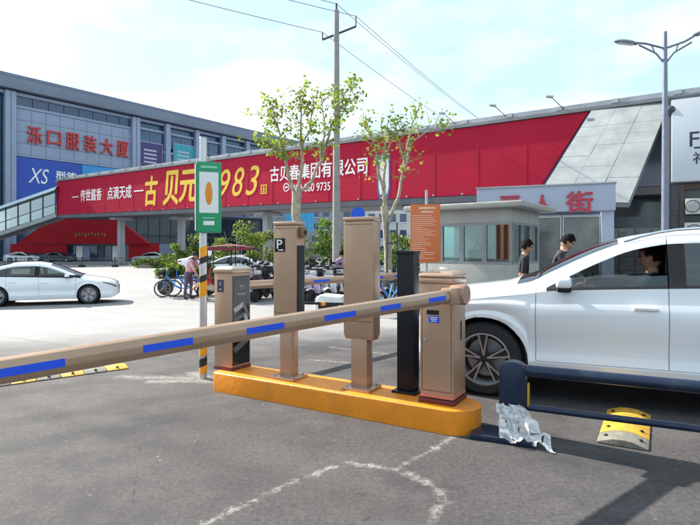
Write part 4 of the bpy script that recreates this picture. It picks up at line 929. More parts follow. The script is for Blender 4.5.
bbd = MB(); y0, y1 = -.16, -.02
pts = [(0.0, ZB(0)), (sR0, ZB(sR0)), (sR1, ZT(sR1)), (0.0, ZT(0))]
bbd.prism(pts, y0, y1, 'y'); bb = bbd.build('billboard', RED, ov)
slab('end_wall', CLAD2, sR1-3.0, OLEN-.2, -.01, 0.04, 0.01, 4.1)
# print on the billboard
def btext(s, p0, p1, zc, hgt, m, bold=0.0, shear=0.0, dz=0):
    s0, s1 = sv(p0), sv(p1); sc_ = (s0+s1)/2
    return text(s, 'lettering', m, bb, (sc_, -.165-dz, zc-OG-SL*0), s1-s0, hgt, rot=(R(90), math.atan(SL), 0), depth=0.012, bold=bold, shear=shear)
def zat(px, py):
    t_ = sv(px)/59.4; d = 66-36*t_; return HC+(250-py)*d/525
btext('传世酱香', 82, 103, zat(93, 195), 1.35, WHITE, .012); btext('点滴天成', 109, 133, zat(121, 192.5), 1.4, WHITE, .012)
btext('—', 73.5, 80, zat(77, 197), .12, WHITE); btext('—', 135.5, 145, zat(140, 191), .14, WHITE)
for ch, p0, p1, pc, hh_ in (('古', 147, 159, 191, 2.9), ('贝', 165, 179.5, 188, 3.2), ('元', 181, 199, 186, 2.9)):
    btext(ch, p0, p1, zat((p0+p1)/2, pc), hh_, GOLD, .028, .12)
for ch, p0, p1, pc in (('1', 206, 211, 186), ('9', 221, 232, 183.5), ('8', 234, 246, 182), ('3', 247.5, 261, 180.5)):
    btext(ch, p0, p1, zat((p0+p1)/2, pc), 2.45, GOLD, .0, .3)
sl_ = MB(); s0 = sv(262.5); s1 = sv(268.5); zc = zat(265, 189.5)-OG
for (a, b_, c, d) in ((s0, s1, zc-.38, zc-.30), (s0, s1, zc+.30, zc+.38), (s0, s0+.1, zc-.3, zc+.3), (s1-.1, s1, zc-.3, zc+.3), (s0+.2, s1-.2, zc-.18, zc-.1), (s0+.2, s1-.2, zc+.02, zc+.1), ((s0+s1)/2-.05, (s0+s1)/2+.05, zc-.28, zc+.26)):
    sl_.box(((a+b_)/2, -.168, (c+d)/2), (b_-a, .012, d-c))
sl_.build('seal_print', GOLD, bb)
btext('古贝春集团有限公司', 272, 369, zat(320, 170), 1.2, WHITE, .016)
btext('400 060 9735', 294, 332, zat(313, 187.5), .62, WHITE, .008)
rg = MB()
for i in range(14):
    a0, a1 = 2*math.pi*i/14, 2*math.pi*(i+1)/14
    rg.add([(.34*math.cos(a0), 0, .34*math.sin(a0)), (.34*math.cos(a1), 0, .34*math.sin(a1)), (.26*math.cos(a1), 0, .26*math.sin(a1)), (.26*math.cos(a0), 0, .26*math.sin(a0))], [(0,1,2,3)])
rg.box((0, 0, 0), (.3, .01, .14)); o = rg.build('phone_mark', WHITE, bb); o.location = (sv(288), -.172, zat(288, 187.5)-OG)
# pale bottle picture with a blue outline
bs0, bs1 = sv(379), sv(392); zc = zat(385, 177)-OG
for sc_, m, yy in ((1.0, mat('blue_outline', (0.05, 0.1, 0.28), 0.5), -.166), (.78, mat('pale_bottle', (0.7, 0.72, 0.74), 0.5), -.174)):
    w = (bs1-bs0)/2*sc_; hgt = 1.45*sc_+.1; pp = [(-w*.7, -hgt), (w*.7, -hgt), (w, -hgt*.6), (w, hgt*.95), (w*.8, hgt), (-w*.8, hgt), (-w, hgt*.95), (-w, -hgt*.6)]
    o = MB().prism(pp, -.004, .004, 'y').build('bottle_print', m, bb); o.location = ((bs0+bs1)/2, yy, zc)
seam_ = MB().box((0, 0, 0), (.035, .02, 4.1)).mesh('sheet_seam', mat('red_seam', (.4, .006, .034), .6))
for k in range(20): inst(seam_, 'sheet_seam', bb, (2.9+2.95*k, -.163, ZB(2.9+2.95*k)+2.08))
clip_ = MB().box((0, 0, 0), (.12, .05, .1)).mesh('fixing', STEEL)
for k in range(29): inst(clip_, 'fixing', bb, (1+2.0*k, -.175, ZB(1+2.0*k)+.08))
# columns
for px, yo in ((107.5, 1.0), (151, 3.0), (252, 1.2), (402, 1.4), (470, 1.2)):
    s_ = sv(px); zt = ZB(s_)-.45
    col = MB().box((s_, yo+.6, zt/2), (.62, .62, zt)).build('column', GREYP, ov, bevel=.05)
    MB().box((s_, yo+.6, .15), (1.0, 1.0, .34)).build('footing', CONC, col, bevel=.03)
    MB().box((s_, yo+.6, zt-.16), (1.1, 2.2, .3)).build('capital', GREYP, col, bevel=.03)
# floodlights leaning out over the billboard
def floodlight(px, py, label):
    s_ = sv(px+6); q = thing('floodlight', label, 'floodlight', (0, 0, 0), 0, 'floodlights along the billboard top'); w0 = Vector((OL.x, OL.y, OG)); M = Matrix.Rotation(orz, 3, 'Z')
    q.location = w0+M @ Vector((s_, -.25, ZT(s_)+.30)); q.rotation_euler = (0, 0, orz); q.scale = (.72,)*3
    MB().tube([(0, 0, 0), (-.15, -.25, .18), (-.45, -.75, .55), (-.62, -1.05, .78)], .03, 8).build('arm', DKG, q, smooth=True)
    hd_ = MB().box((-.72, -1.12, .82), (.5, .3, .16), M=Matrix.Rotation(R(35), 3, 'X') @ Matrix.Rotation(R(20), 3, 'Y')).build('lamp_head', GREYP, q, bevel=.04)
for px, py, l in ((452, 117, 'floodlight on the billboard top above the notice board'), (503, 110, 'floodlight on the billboard top above the toll booth roof'), (560, 103, 'floodlight nearest the grey stair canopy on the billboard top')): floodlight(px, py, l)
# ------------------------------------------------------------------ left stair of the overpass
sa = at(62, 0, 66.5); st = thing('overpass_stair', 'glazed stair with pale canopy climbing to the left end of the overpass', 'stair', (sa.x, 66.5, OG), R(180+8))   # local x goes left
st.rotation_euler = (0, 0, R(180-14))
run, z_hi, z_lo = 11.5, 6.3, 3.3
sg = lambda x: z_hi-(z_hi-z_lo)*x/run
for y in (-.9, .9): MB().bar((0, y, z_hi-.25), (run, y, z_lo-.25), .2, .5).build('stringer', GREYP, st)
treadm = MB().box((0, 0, 0), (.42, 1.6, .12)).mesh('tread', CONC)
for k in range(26): inst(treadm, 'tread', st, (.2+k*.43, 0, sg(.2+k*.43)-.1))
GL2 = glass('stair_glass', (0.5, 0.62, 0.66), 0.25)
for y in (-.98, .98):
    for k in range(6):
        x0 = k*run/6+.04; x1 = (k+1)*run/6-.04
        MB().add([(x0, y, sg(x0)+.1), (x1, y, sg(x1)+.1), (x1, y, sg(x1)+2.6), (x0, y, sg(x0)+2.6)], [(0, 1, 2, 3)]).build('pane', GL2, st)
        MB().bar((x0, y*1.03, sg(x0)), (x0, y*1.03, sg(x0)+3.0), .09, .09).build('post', DKG, st)
    MB().bar((0, y*1.02, sg(0)+1.15), (run, y*1.02, sg(run)+1.15), .07, .07).build('handrail', DKG, st)
cn = MB(); n_ = 8
for i in range(n_+1):
    x = run*1.05*i/n_
    for j in range(9):
        a = math.pi*(j/8)*.9+.16; cn.v.append((x-.3, -1.5*math.cos(a), sg(x-.3)+2.75+.95*math.sin(a)-.15))
for i in range(n_):
    for j in range(8): a = i*9+j; cn.f.append((a, a+1, a+10, a+9)); cn.m.append(0)
cn.build('canopy', mat('pale_blue_canopy', (0.55, 0.66, 0.74), 0.35, var=0.06, nscale=0.5), st, smooth=True)
# red hoarding with shops under the overpass
rs = thing('red_shop', 'low red fronted shop with sloping ends under the overpass', 'shop', at(80, 0, 77).xy.to_3d()+Vector((0, 0, OG)), R(-3))
RF = MB(); RF.prism([(-9.5, 2.6), (10.5, 2.6), (5.2, 6.6), (-3.2, 6.9)], -.3, .3, 'y'); RF.build('fascia', REDW, rs)
MB().box((-6.2, -.05, 1.9), (8.5, .3, 1.35)).build('red_hoarding', REDW, rs)
MB().box((0.5, 5.0, 1.3), (22, 8, 2.6)).build('wall', CLAD2, rs)
for k in range(11): MB().box((-1.6+k*1.1, .75, 1.25), (1.0, .1, 2.1)).build('shop_window', [GLASSD, WHITE, CLAD, GLASSD, DKG][k % 5], rs)
for k in range(10): MB().box((-.4+k*.48, -.34, 3.9+.1*(k%3)), (.2+.1*(k%2), .05, .5-.12*(k%3))).build('sign_mark', mat('dim_gold', (0.22, 0.13, 0.03), 0.6), rs)
MB().box((9.5, .2, 1.5), (4.5, .3, 2.4)).build('red_hoarding', REDW, rs)
# ------------------------------------------------------------------ clothing mall behind
mrz = math.atan2(.788, .616)
ml = thing('mall', 'long blue grey clothing mall with big red rooftop characters on its facade', 'building', (-53.3, 80, OG), mrz)   # local x along facade, -y towards street
MB().box((28, 21.2, 14.3), (106, 42, 28.0)).build('core', GLASSD, ml)
MB().box((28, 20.7, 28.35), (108, 44.4, .5)).build('roof', CLAD2, ml)
MB().box((28, -.75, 27.2), (108, 1.7, 1.75)).build('eaves', mat('eaves_grey', (0.165, 0.195, 0.26), 0.5, var=0.1, nscale=0.2), ml, bevel=.1)
MB().box((28, -.25, 25.9), (107, .5, .5)).build('soffit_band', CLAD, ml)
for s_ in (-19, -9, 1.1, 21.6, 28.2, 35, 41.6, 48.3, 55, 62, 69, 76):
    cw = 1.5 if s_ in (1.1, 21.6) else 1.0
    MB().box((s_, -.55, 13.1), (cw, 1.0, 26.0)).build('pilaster', CLAD, ml, bevel=.05)
    if s_ in (1.1, 21.6): MB().box((s_, -1.07, 13.1), (.12, .04, 26)).build('pilaster_groove', CLAD2, ml)
pm = MB().box((0, 0, 0), (2.13, .22, 1.74)).mesh('panel', CLAD, bevel=.03)
for i in range(9):
    for j in range(4): inst(pm, 'panel', ml, (2.95+i*2.17+.15, -.30, 17.5+j*1.78))
MB().box((11.6, -.22, 20.2), (19.4, .1, 7.4)).build('panel_backing', CLAD2, ml)
MB().box((11.6, -.30, 24.0), (19.4, .3, .4)).build('band', CLAD, ml)
for i in range(8): MB().box((3.2+i*2.4, -.16, 25.0), (2.3, .1, 1.5)).build('window', GLASSD, ml)
MB().box((11.4, -.34, 16.45), (19.6, .3, .28)).build('band', CLAD, ml)
RCH = mat('red_channel_letter', (0.55, 0.035, 0.04), 0.4)
for i, ch in enumerate('泺口服装大厦'):
    text(ch, 'character', RCH, ml, (4.6+i*2.92, -.52, 19.9), 2.1, 2.75 if ch != '口' else 2.2, depth=.25, bold=.012)
BLA = mat('blue_advert', (0.015, 0.07, 0.42), 0.45, var=0.08, nscale=.3); BLB = mat('light_blue_advert', (0.03, 0.28, 0.62), 0.45, var=0.12, nscale=.3)
a1 = MB().box((6.9, -.42, 12.6), (10.0, .2, 7.2)).build('advert', BLA, ml); a2 = MB().box((16.3, -.42, 12.6), (8.6, .2, 7.2)).build('advert', BLB, ml)
text('XS', 'lettering', WHITE, a1, (5.2, -.56, 13.5), 3.0, 2.4, depth=.03, shear=.25); text('型德', 'lettering', WHITE, a1, (9.4, -.56, 13.7), 3.2, 1.9, depth=.03, bold=.02)
for (s_, w, col_, z) in ((25, 4.4, (0.06, 0.04, 0.16), 19.3), (32.2, 4.6, (0.03, 0.35, 0.42), 20.0)):
    fr_ = MB().box((s_, -.32, z), (w+.4, .16, 5.6)).build('poster_frame', CLAD, ml); MB().box((s_, -.42, z), (w, .06, 5.2)).build('poster', mat('poster%d' % int(s_), col_, 0.5, var=0.15, nscale=.4), fr_)
    for k in range(4): MB().box((s_-.3, -.46, z+1.2-.75*k), (w*.6, .02, .34)).build('poster_print', mat('poster_print', (0.45, 0.45, 0.55), 0.5), fr_)
PODG = mat('podium_glass', (0.02, 0.03, 0.045), 0.12, .1, var=.6, nscale=.25, spec=.5)
MB().box((50, -1.9, 4.3), (70, 2.4, 8.6)).build('podium', mat('podium_core', (.035, .04, .055), .5), ml); MB().box((50, -1.9, 8.75), (70.6, 2.8, .3)).build('podium_cap', CLAD2, ml)
ppn = MB().box((0, 0, 0), (2.1, .08, 3.6)).mesh('podium_pane', PODG); pmu = MB().box((0, 0, 0), (.14, .2, 3.9)).mesh('podium_mullion', DKG)
for i in range(30):
    for z in (2.2, 6.3): o = inst(ppn, 'podium_pane', ml, (17+i*2.3, -3.13, z)); inst(pmu, 'podium_mullion', o, (1.15, -.05, 0))
wmesh = MB().box((0, 0, 0), (5.2, .12, 2.5)).mesh('window', mat('mall_window', (0.05, 0.10, 0.18), 0.1, 0.2, var=0.4, nscale=0.4, spec=.8))
mull = MB().box((0, 0, 0), (.12, .2, 2.5)).mesh('mullion', CLAD2); bandm = MB().box((0, 0, 0), (5.6, .25, .45)).mesh('band', CLAD)
for i, s_ in enumerate((24.9, 31.6, 38.3, 45, 51.6, 58.5, 65.5, 72.5)):
    for z in (2.0, 5.2, 8.6, 12, 15.5, 19, 22.8):
        w_ = inst(wmesh, 'window', ml, (s_, -.12, z)); inst(mull, 'mullion', w_, (0, -.06, 0)); inst(bandm, 'band', ml, (s_, -.2, z+1.6))
for i, s_ in enumerate((-14, -4)):
    for z in (8.6, 12, 15.5, 19, 22.8): inst(wmesh, 'window', ml, (s_, -.12, z), scale=(1.5, 1, 1))
# plain blocks seen below the overpass
def block(label, px0, px1, d, h_, m, nw, nh, rz=0):
    a = at(px0, 0, d); b_ = at(px1, 0, d); w = b_.x-a.x; e = thing('office_block', label, 'building', ((a.x+b_.x)/2, d, OG), rz, 'far blocks below the overpass')
    MB().box((0, 5, h_/2), (w, 10, h_)).build('wall', m, e); MB().box((0, 5, h_+.2), (w+.5, 10.5, .4)).build('roof', CLAD2, e)
    wm = MB().box((0, 0, 0), (w/nw*.6, .1, h_/nh*.52)).mesh('window', GLASSD); sm_ = MB().box((0, 0, 0), (w/nw*.68, .3, .12)).mesh('sill', WHITE)
    for i in range(nw):
        for j in range(nh):
            o = inst(wm, 'window', e, (-w/2+w*(i+.5)/nw, -.04, h_*(j+.55)/nh)); inst(sm_, 'sill', o, (0, -.06, -h_/nh*.28))
block('pale office block far below the overpass behind the P post', 215, 305, 118, 14, mat('pale_block', (0.42, 0.44, 0.47), 0.7, var=.1, nscale=.2), 9, 5)
block('grey blue office block far behind the utility pole', 300, 352, 105, 12.5, mat('bluegrey_block', (0.3, 0.34, 0.4), 0.7, var=.1, nscale=.2), 5, 5)
block('white office block far behind the second young tree', 356, 440, 98, 12, mat('white_block', (0.55, 0.55, 0.54), 0.7, var=.1, nscale=.2), 8, 4)
# ------------------------------------------------------------------ right-hand buildings
gt = at(615, 0, 19.5); gw = thing('shop_gate', 'pale lavender shop front with red characters on its sign board', 'shop', (gt.x, 19.5, OG), R(-22))   # local x negative = left
LAV = mat('lavender_panel', (0.38, 0.42, 0.54), 0.45, var=.05, nscale=.6, dirt=.15)
sgn = MB().box((-2.5, -.15, 3.66), (5.0, .3, 1.0)).build('sign_board', LAV, gw, bevel=.02)
MB().box((-2.5, -.17, 4.18), (5.06, .36, .05)).build('sign_trim', STEEL, sgn)
RCH2 = mat('red_letter', (0.5, 0.03, 0.06), 0.4)
for ch, x, w, h_ in (('丽', -3.72, .78, .62), ('人', -2.52, .80, .62), ('街', -1.22, .98, .78)): text(ch, 'character', RCH2, sgn, (x, -.31, 3.50), w*.92, h_, depth=.06, bold=.022)
for x in (-.25, -4.8): MB().box((x, .1, 1.58), (.42, .5, 3.12)).build('pillar', LAV, gw, bevel=.02)
for k in range(3):
    f = MB(); x0 = -4.55+k*1.37; f.box((x0+.03, .2, 1.55), (.06, .1, 3.0)); f.box((x0+1.31, .2, 1.55), (.06, .1, 3.0)); f.box((x0+.67, .2, 3.0), (1.22, .1, .1)); f.box((x0+.67, .2, .12), (1.22, .1, .12))
    o = f.build('door_frame', STEEL, gw); MB().box((x0+.67, .2, 1.56), (1.2, .02, 2.75)).build('pane', mat('shop_glass', (0.12, 0.125, 0.12), 0.08, 0.1, var=0.5, nscale=.8, spec=.9), o)
MB().box((-2.5, 2.2, 1.6), (5.0, 3.6, 3.2)).build('wall', CLAD2, gw)
# stair canopy of grey panels
cp = thing('stair_canopy', 'slanted grey panelled canopy over the stair beside the billboard', 'canopy', (0, 0, 0), 0)
TL = Vector((12.9, 28.0, 8.85)); TR = Vector((15.9, 26.0, 8.85)); BL = Vector((8.7, 24.6, 3.7)); BR = Vector((12.0, 22.6, 3.4)); cen = (TL+TR+BL+BR)/4; cp.location = cen
nrm = (TR-TL).cross(BL-TL).normalized(); nrm = nrm if nrm.y < 0 else -nrm
PAN = mat('grey_fibre_panel', (0.265, 0.285, 0.295), 0.55, var=.2, nscale=.9, dirt=.2)
def bil(u_, v_): return (TL*(1-u_)+TR*u_)*(1-v_)+(BL*(1-u_)+BR*u_)*v_
for i in range(3):
    for j in range(9):
        g_ = .002; a, b_, c, d = bil(i/3+g_, j/9+g_*.4), bil((i+1)/3-g_, j/9+g_*.4), bil((i+1)/3-g_, (j+1)/9-g_*.4), bil(i/3+g_, (j+1)/9-g_*.4); off = nrm*random.uniform(.04, .055)
        q = [p-cen+off for p in (a, b_, c, d)]+[p-cen-nrm*.03 for p in (a, b_, c, d)]
        MB().add(q, [(0,1,2,3),(7,6,5,4),(0,4,5,1),(1,5,6,2),(2,6,7,3),(3,7,4,0)]).build('panel', PAN, cp)
q = [bil(0, 0), bil(1, 0), bil(1, 1), bil(0, 1)]; q = [p-cen-nrm*.035 for p in q]+[p-cen-nrm*.22 for p in q]
MB().add(q, [(0,1,2,3),(7,6,5,4),(0,4,5,1),(1,5,6,2),(2,6,7,3),(3,7,4,0)]).build('frame', GREYP, cp)
# stone and glass wing at the right with the white sign board
wrz = R(-30); wg = thing('corner_building', 'dark glass corner building at right with a white cosmetics sign board', 'building', (at(617, 0, 23.8).x, 23.8, OG), wrz)
DST = mat('dark_stone', (0.075, 0.08, 0.09), 0.25, var=.5, nscale=.5)
MB().box((4.4, 3.2, 1.6), (12.2, 5.8, 3.2)).build('core', DST, wg); MB().box((6.2, 3.2, 5.8), (8.5, 5.8, 5.18)).build('upper_storey', DST, wg); MB().box((-.2, 6.2, 5.6), (4.2, .3, 4.7)).build('rear_glazing', mat('pale_glazing', (.2, .23, .26), .1, .1, var=.3, nscale=.6), wg)
tl_ = MB().box((0, 0, 0), (.62, .06, .62)).mesh('tile', mat('stone_tile', (0.15, 0.15, 0.155), 0.25, var=.4, nscale=1.5), bevel=.01)
for i in range(-2, 3):
    for j in range(4): inst(tl_, 'tile', wg, (.36+i*.64, .27, .45+j*.64), (random.uniform(-.01, .01), 0, random.uniform(-.01, .01)))
wsg = MB().box((6.4, -.15, 6.35), (8.6, .5, 3.5)).build('sign_board', mat('white_board', (0.6, 0.64, 0.7), 0.4, var=.03, nscale=.5), wg, bevel=.03)
text('FREDA', 'lettering', mat('dark_print', (0.03, 0.03, 0.06), 0.5), wsg, (4.1, -.41, 6.35), 2.7, .62, depth=.012); text('福瑞达', 'lettering', mat('dark_print', (0.03, 0.03, 0.06), 0.5), wsg, (3.85, -.41, 5.55), 2.0, .5, depth=.012)
MB().box((3.5, -.41, 5.98), (1.2, .01, .07)).build('print_line', mat('dark_print', (0.03, 0.03, 0.06), 0.5), wsg)
MB().tube([(2.02, -.05, 0), (2.02, -.05, 7.9)], .07, 10).build('drain_pipe', DKG, wg, smooth=True)
MB().ball((2.05, -.3, 7.7), (.22, .22, .2), 12, 8).build('wall_lamp', DKG, wg, smooth=True)
WBR = mat('brown_frame', (0.1, 0.06, 0.05), 0.5)
fo = MB(); fo.box((4.0, .2, 4.4), (3.0, .2, .2)); fo.box((2.5, .2, 2.2), (.15, .2, 4.2)); fo.box((4.2, .2, 2.2), (.15, .2, 4.2)); o = fo.build('window_frame', WBR, wg)
MB().box((5.6, .24, 2.6), (2.6, .04, 3.4)).build('pane', mat('bright_pane', (0.45, 0.5, 0.47), 0.1, var=.3, nscale=.7), o)
for (x, z, s_) in ((2.95, 3.55, .8), (3.0, 2.45, 1.0), (4.0, 2.45, 1.0)):
    a = MB().box((x, -.02, z), (.85*s_, .36, .82*s_)).build('air_conditioner', mat('ac_white', (0.58, 0.58, 0.56), 0.5, dirt=.3), wg, bevel=.02)
    MB().lathe([(.30*s_, -.0), (.33*s_, -.015), (.33*s_, .01)], 24, 'y').build('fan_ring', BLACKP, a, smooth=True).location = (x-.08, -.21, z)
    for k in range(6): MB().box((x-.08, -.212, z-.25*s_+.1*s_*k), (.5*s_, .012, .02)).build('grille_bar', GREYP, a)
# ------------------------------------------------------------------ street lamp, utility pole, wires
lp = at(665, 0, 16.0); sl2 = thing('street_lamp', 'tall grey double armed street lamp at the right', 'street lamp', (lp.x, 16.0, gz(16)), R(-8))
LMP = mat('lamp_pole', (0.2, 0.225, 0.29), 0.4, .4, dirt=.1); ZL = 8.35
MB().tube([(0, 0, 0), (0, 0, 4), (0, 0, ZL)], [.115, .095, .06], 14).build('pole', LMP, sl2, smooth=True)
MB().lathe([(.2, 0), (.2, .08), (.12, .12), (.12, .6)], 14, 'z').build('base', LMP, sl2, smooth=True)
for s_ in (-1, 1):
    ar = MB(); ar.tube([(s_*.03, 0, ZL-.95), (s_*.25, 0, ZL-.65), (s_*.75, 0, ZL-.36)], .028, 8); ar.tube([(s_*.03, 0, ZL-.5), (s_*.55, 0, ZL-.33), (s_*.82, 0, ZL-.18 if s_ > 0 else ZL-.29)], .032, 8); ar.tube([(s_*.3, 0, ZL-.61), (s_*.38, 0, ZL-.39)], .02, 6)
    ar.build('arm', LMP, sl2, smooth=True)
    hb = MB(); hb.ball((0, 0, 0), (.36, .13, .085), 16, 10); hb.v = [(x, y, z if z > -.02 else -.02+(z+.02)*.4) for x, y, z in hb.v]
    o = hb.build('lamp_head', mat('lamp_grey', (0.2, 0.22, 0.25), .4, .3), sl2, smooth=True); o.location = (s_*1.12, 0, (ZL-.09 if s_ > 0 else ZL-.27)); o.rotation_euler = (0, -s_*R(10), 0)
    ds = MB().box((0, 0, -.04), (.42, .15, .02)).build('diffuser', mat('diffuser', (0.6, 0.6, 0.58), .3), o, bevel=.005)
UD = 23.0; up = at(336.5, 0, UD); ZU = 12.0
ut = thing('utility_pole', 'tall concrete utility pole with crossarm and overhead wires', 'utility pole', (up.x, UD, gz(UD)), R(0))
MB().tube([(0, 0, 0), (0, 0, ZU+.2)], [.19, .11], 16).build('pole', CONC, ut, smooth=True)
MB().bar((-.62, .1, ZU-1.05), (.85, -.1, ZU-.55), .07, .07).build('crossarm', DKG, ut)
MB().bar((-.62, .1, ZU-1.05), (-.62, .1, ZU-.72), .05, .05).build('insulator', DKG, ut); MB().bar((.85, -.1, ZU-.55), (.85, -.1, ZU-.1), .05, .05).build('insulator', DKG, ut); MB().bar((0, 0, ZU), (0, 0, ZU+.5), .08, .08).build('insulator', DKG, ut)
def wire(label, a, b_, sag):
    a = Vector(a); b_ = Vector(b_); pts = [a.lerp(b_, i/24)-Vector((0, 0, sag*4*(i/24)*(1-i/24))) for i in range(25)]
    q = MB(); q.tube([p-a for p in pts], .012, 6); o = q.build('overhead_wire', mat('wire_grey', (.09, .11, .16), .5), smooth=True); o.location = a; tag(o, label, 'wire', 'overhead wires')
ub = Vector((up.x, UD, gz(UD))); i1 = ub+Vector((-.62, .1, ZU-.72)); i2 = ub+Vector((.85, -.1, ZU-.1)); i3 = ub+Vector((0, 0, ZU+.48))
for nm_, i_, dx in (('lowest overhead wire', i1, -.62), ('middle overhead wire', i2, .85), ('topmost overhead wire', i3, 0)):
    wire(nm_+' running right from the utility pole, behind the billboard', i_, (23.5+dx, 62, i_.z), .9)
    wire(nm_+' running up to the left from the utility pole', i_, (i_.x-25, UD-18+dx, i_.z), .45)
# ------------------------------------------------------------------ trees and shrubs
def leaves(m, c, n, spread, size, rnd):
    c = Vector(c)
    for _ in range(n):
        while True:
            p = Vector((rnd.uniform(-1, 1), rnd.uniform(-1, 1), rnd.uniform(-1, 1)))
            if p.length <= 1: break
        p = c+Vector((p.x*spread[0], p.y*spread[1], p.z*spread[2])); s_ = size*rnd.uniform(.6, 1.35)
        a = Vector((rnd.gauss(0, 1), rnd.gauss(0, 1), rnd.gauss(0, .6)-.3)).normalized(); b_ = a.cross(Vector((rnd.gauss(0, 1), rnd.gauss(0, 1), rnd.gauss(0, 1)))).normalized(); nn = a.cross(b_)
        k = len(m.v)
        m.v += [tuple(p), tuple(p+a*s_*.5+b_*s_*.42+nn*s_*.1), tuple(p+a*s_), tuple(p+a*s_*.5-b_*s_*.42+nn*s_*.1)]
        m.f += [(k, k+1, k+2), (k, k+2, k+3)]; mi = 0 if rnd.random() < .6 else 1; m.m += [mi, mi]
def tree(label, D, trunk, limbs, seed, nleaf, group, lsz=.17, dens=1.0):
    rnd = random.Random(seed); g0 = at(trunk[0][0], 0, D); e = thing('plane_tree', label, 'tree', (g0.x, D, gz(D)), 0, group)
    def W3(px, py, dy=0): p = at(px, py, D+dy); return (p.x-g0.x, dy, p.z-gz(D))
    tp = [W3(px, py) for px, py, r in trunk]; tp[0] = (0, 0, -.05)
    MB().tube(tp, [r for _, _, r in trunk], 14).build('trunk', BARK, e, smooth=True)
    cr = MB(); 
    for k, lm in enumerate(limbs):
        dy = rnd.uniform(-1.0, 1.0); n_ = len(lm)
        pts = [Vector(W3(px, py, dy*(i/(n_-1)))) for i, (px, py) in enumerate(lm)]
        fine = []
        for i in range(n_-1):
            for q in range(4): fine.append(pts[i].lerp(pts[i+1], q/4)+Vector((rnd.gauss(0, .03), rnd.gauss(0, .03), 0)))
        fine.append(pts[-1]); nf = len(fine)
        fine[0] = pts[0]; rd = [.066*(1-.85*(i/(nf-1)))+.005 for i in range(nf)]
        if k >= 3: rd = [r*.6 for r in rd]
        lb = MB(); lb.tube(fine, rd, 9)
        for i in range(nf//3, nf):
            f = i/(nf-1)
            for _q in range(2 if rnd.random() < .75*dens else 0):
                dr_ = Vector((rnd.gauss(0, .7), rnd.gauss(0, .7), rnd.uniform(.1, 1.0))).normalized(); ln_ = rnd.uniform(.3, .85)
                q0 = fine[i]; q1 = q0+dr_*ln_*.5+Vector((0, 0, .04)); q2 = q0+dr_*ln_
                lb.tube([q0, q1, q2], [.016, .011, .005], 5)
                leaves(cr, q2, int(nleaf*rnd.uniform(.3, .9)), (.22, .22, .2), lsz, rnd); leaves(cr, q1, int(nleaf*.5), (.16, .16, .14), lsz, rnd)
            if f > .55: leaves(cr, fine[i], int(nleaf*.35*dens), (.2, .2, .2), lsz, rnd)
        leaves(cr, fine[-1], int(nleaf*1.2), (.25, .25, .24), lsz, rnd)
        lb.build('limb', BARK, e, smooth=True)
    cr.build('crown', [LEAF, LEAF2], e)
tree('young plane tree with pale forked trunk rising behind the P post', 18.0, [(301, 292, .19), (300, 250, .17), (296, 212, .16), (297, 192, .17)],
     [[(296, 196), (288, 172), (283, 150), (276, 122), (272, 106)], [(298, 194), (302, 160), (302, 125), (300, 94)], [(299, 192), (312, 182), (321, 160), (331, 128), (338, 108), (352, 78)],
      [(286, 160), (276, 150), (267, 142)], [(321, 160), (324, 130), (322, 95)], [(333, 122), (345, 104), (360, 96)], [(302, 150), (310, 125), (314, 100)]], 11, 14, 'young plane trees by the street', lsz=.125)
tree('young plane tree with sparse leaves and double trunk left of the notice board', 17.5, [(389, 292, .15), (388, 250, .13), (386, 225, .12), (384, 206, .12)],
     [[(384, 208), (384, 180), (385, 150), (382, 118)], [(387, 226), (398, 198), (404, 165), (408, 140), (420, 104)], [(385, 205), (378, 165), (374, 140), (364, 126)],
      [(404, 168), (412, 142), (426, 132), (446, 131)], [(404, 160), (398, 140), (395, 122)], [(384, 160), (392, 138), (402, 126)]], 23, 8, 'young plane trees by the street', dens=.75, lsz=.12)
stk = thing('tree_stake', 'dark wooden stake frame tied to the young tree by the notice board', 'tree stake', (at(392, 0, 17.1).x, 17.1, gz(17.1)))
for x in (-.18, .2): MB().bar((x, 0, 0), (x*.8, 0, 2.6), .05, .05).build('stake', DKG, stk)
MB().bar((-.2, 0, 1.9), (.22, 0, 1.95), .04, .05).build('crossbar', DKG, stk)
def shrub(label, px, D, w, h_, seed, m2, z0=0.0, name='shrub', n=1500, sz=.16, group='shrubs along the street'):
    rnd = random.Random(seed); g0 = at(px, 0, D); e = thing(name, label, 'shrub', (g0.x, D, gz(D)), 0, group)
    sm_ = MB(); cr = MB()
    for k in range(7):
        a = rnd.uniform(0, 6.28); tip = Vector((math.cos(a)*w*.42*rnd.random(), math.sin(a)*.5*rnd.random(), h_*rnd.uniform(.55, .95))); sm_.tube([(0, 0, 0), tip*.5+Vector((0, 0, .1)), tip], [.05, .03, .01], 6)
    cl = 16
    for k in range(cl):
        zz = rnd.uniform(.04, .92); ww = w/2*(1-.5*max(0, zz-.5)*1.2)
        c = (rnd.uniform(-1, 1)*ww*.8, rnd.uniform(-.5, .5), h_*zz); r = rnd.uniform(.3, .62)*min(1, h_/2.2)
        leaves(cr, c, n//cl, (r*1.15, r, r*.85), sz, rnd)
    sm_.build('stem', BARK, e, smooth=True); cr.build('foliage', m2, e)
B1 = [BUSH, BUSH2]; B2 = [BUSH2, LEAF]; B3 = [BUSH, LEAF]
shrub('rounded green shrub under the overpass left of the green sign', 185, 47, 4.5, 3.1, 1, B3, n=1500, sz=.24)
shrub('low shrub beside the overpass column at far left', 172, 52, 3.0, 1.6, 2, B1, n=700, sz=.24)
shrub('tall olive shrub right of the green sign above the tricycle roof', 238, 31, 3.2, 3.3, 3, B2, n=2600, sz=.14)
shrub('olive shrub just left of the P post', 262, 32, 2.6, 3.0, 4, B2, n=2000, sz=.14)
shrub('dense green shrub just right of the P post', 312, 29, 2.4, 3.7, 5, B3, n=2600, sz=.13)
shrub('green shrub between utility pole and plain display post', 331, 30, 2.4, 3.0, 6, B3, n=2200, sz=.13)
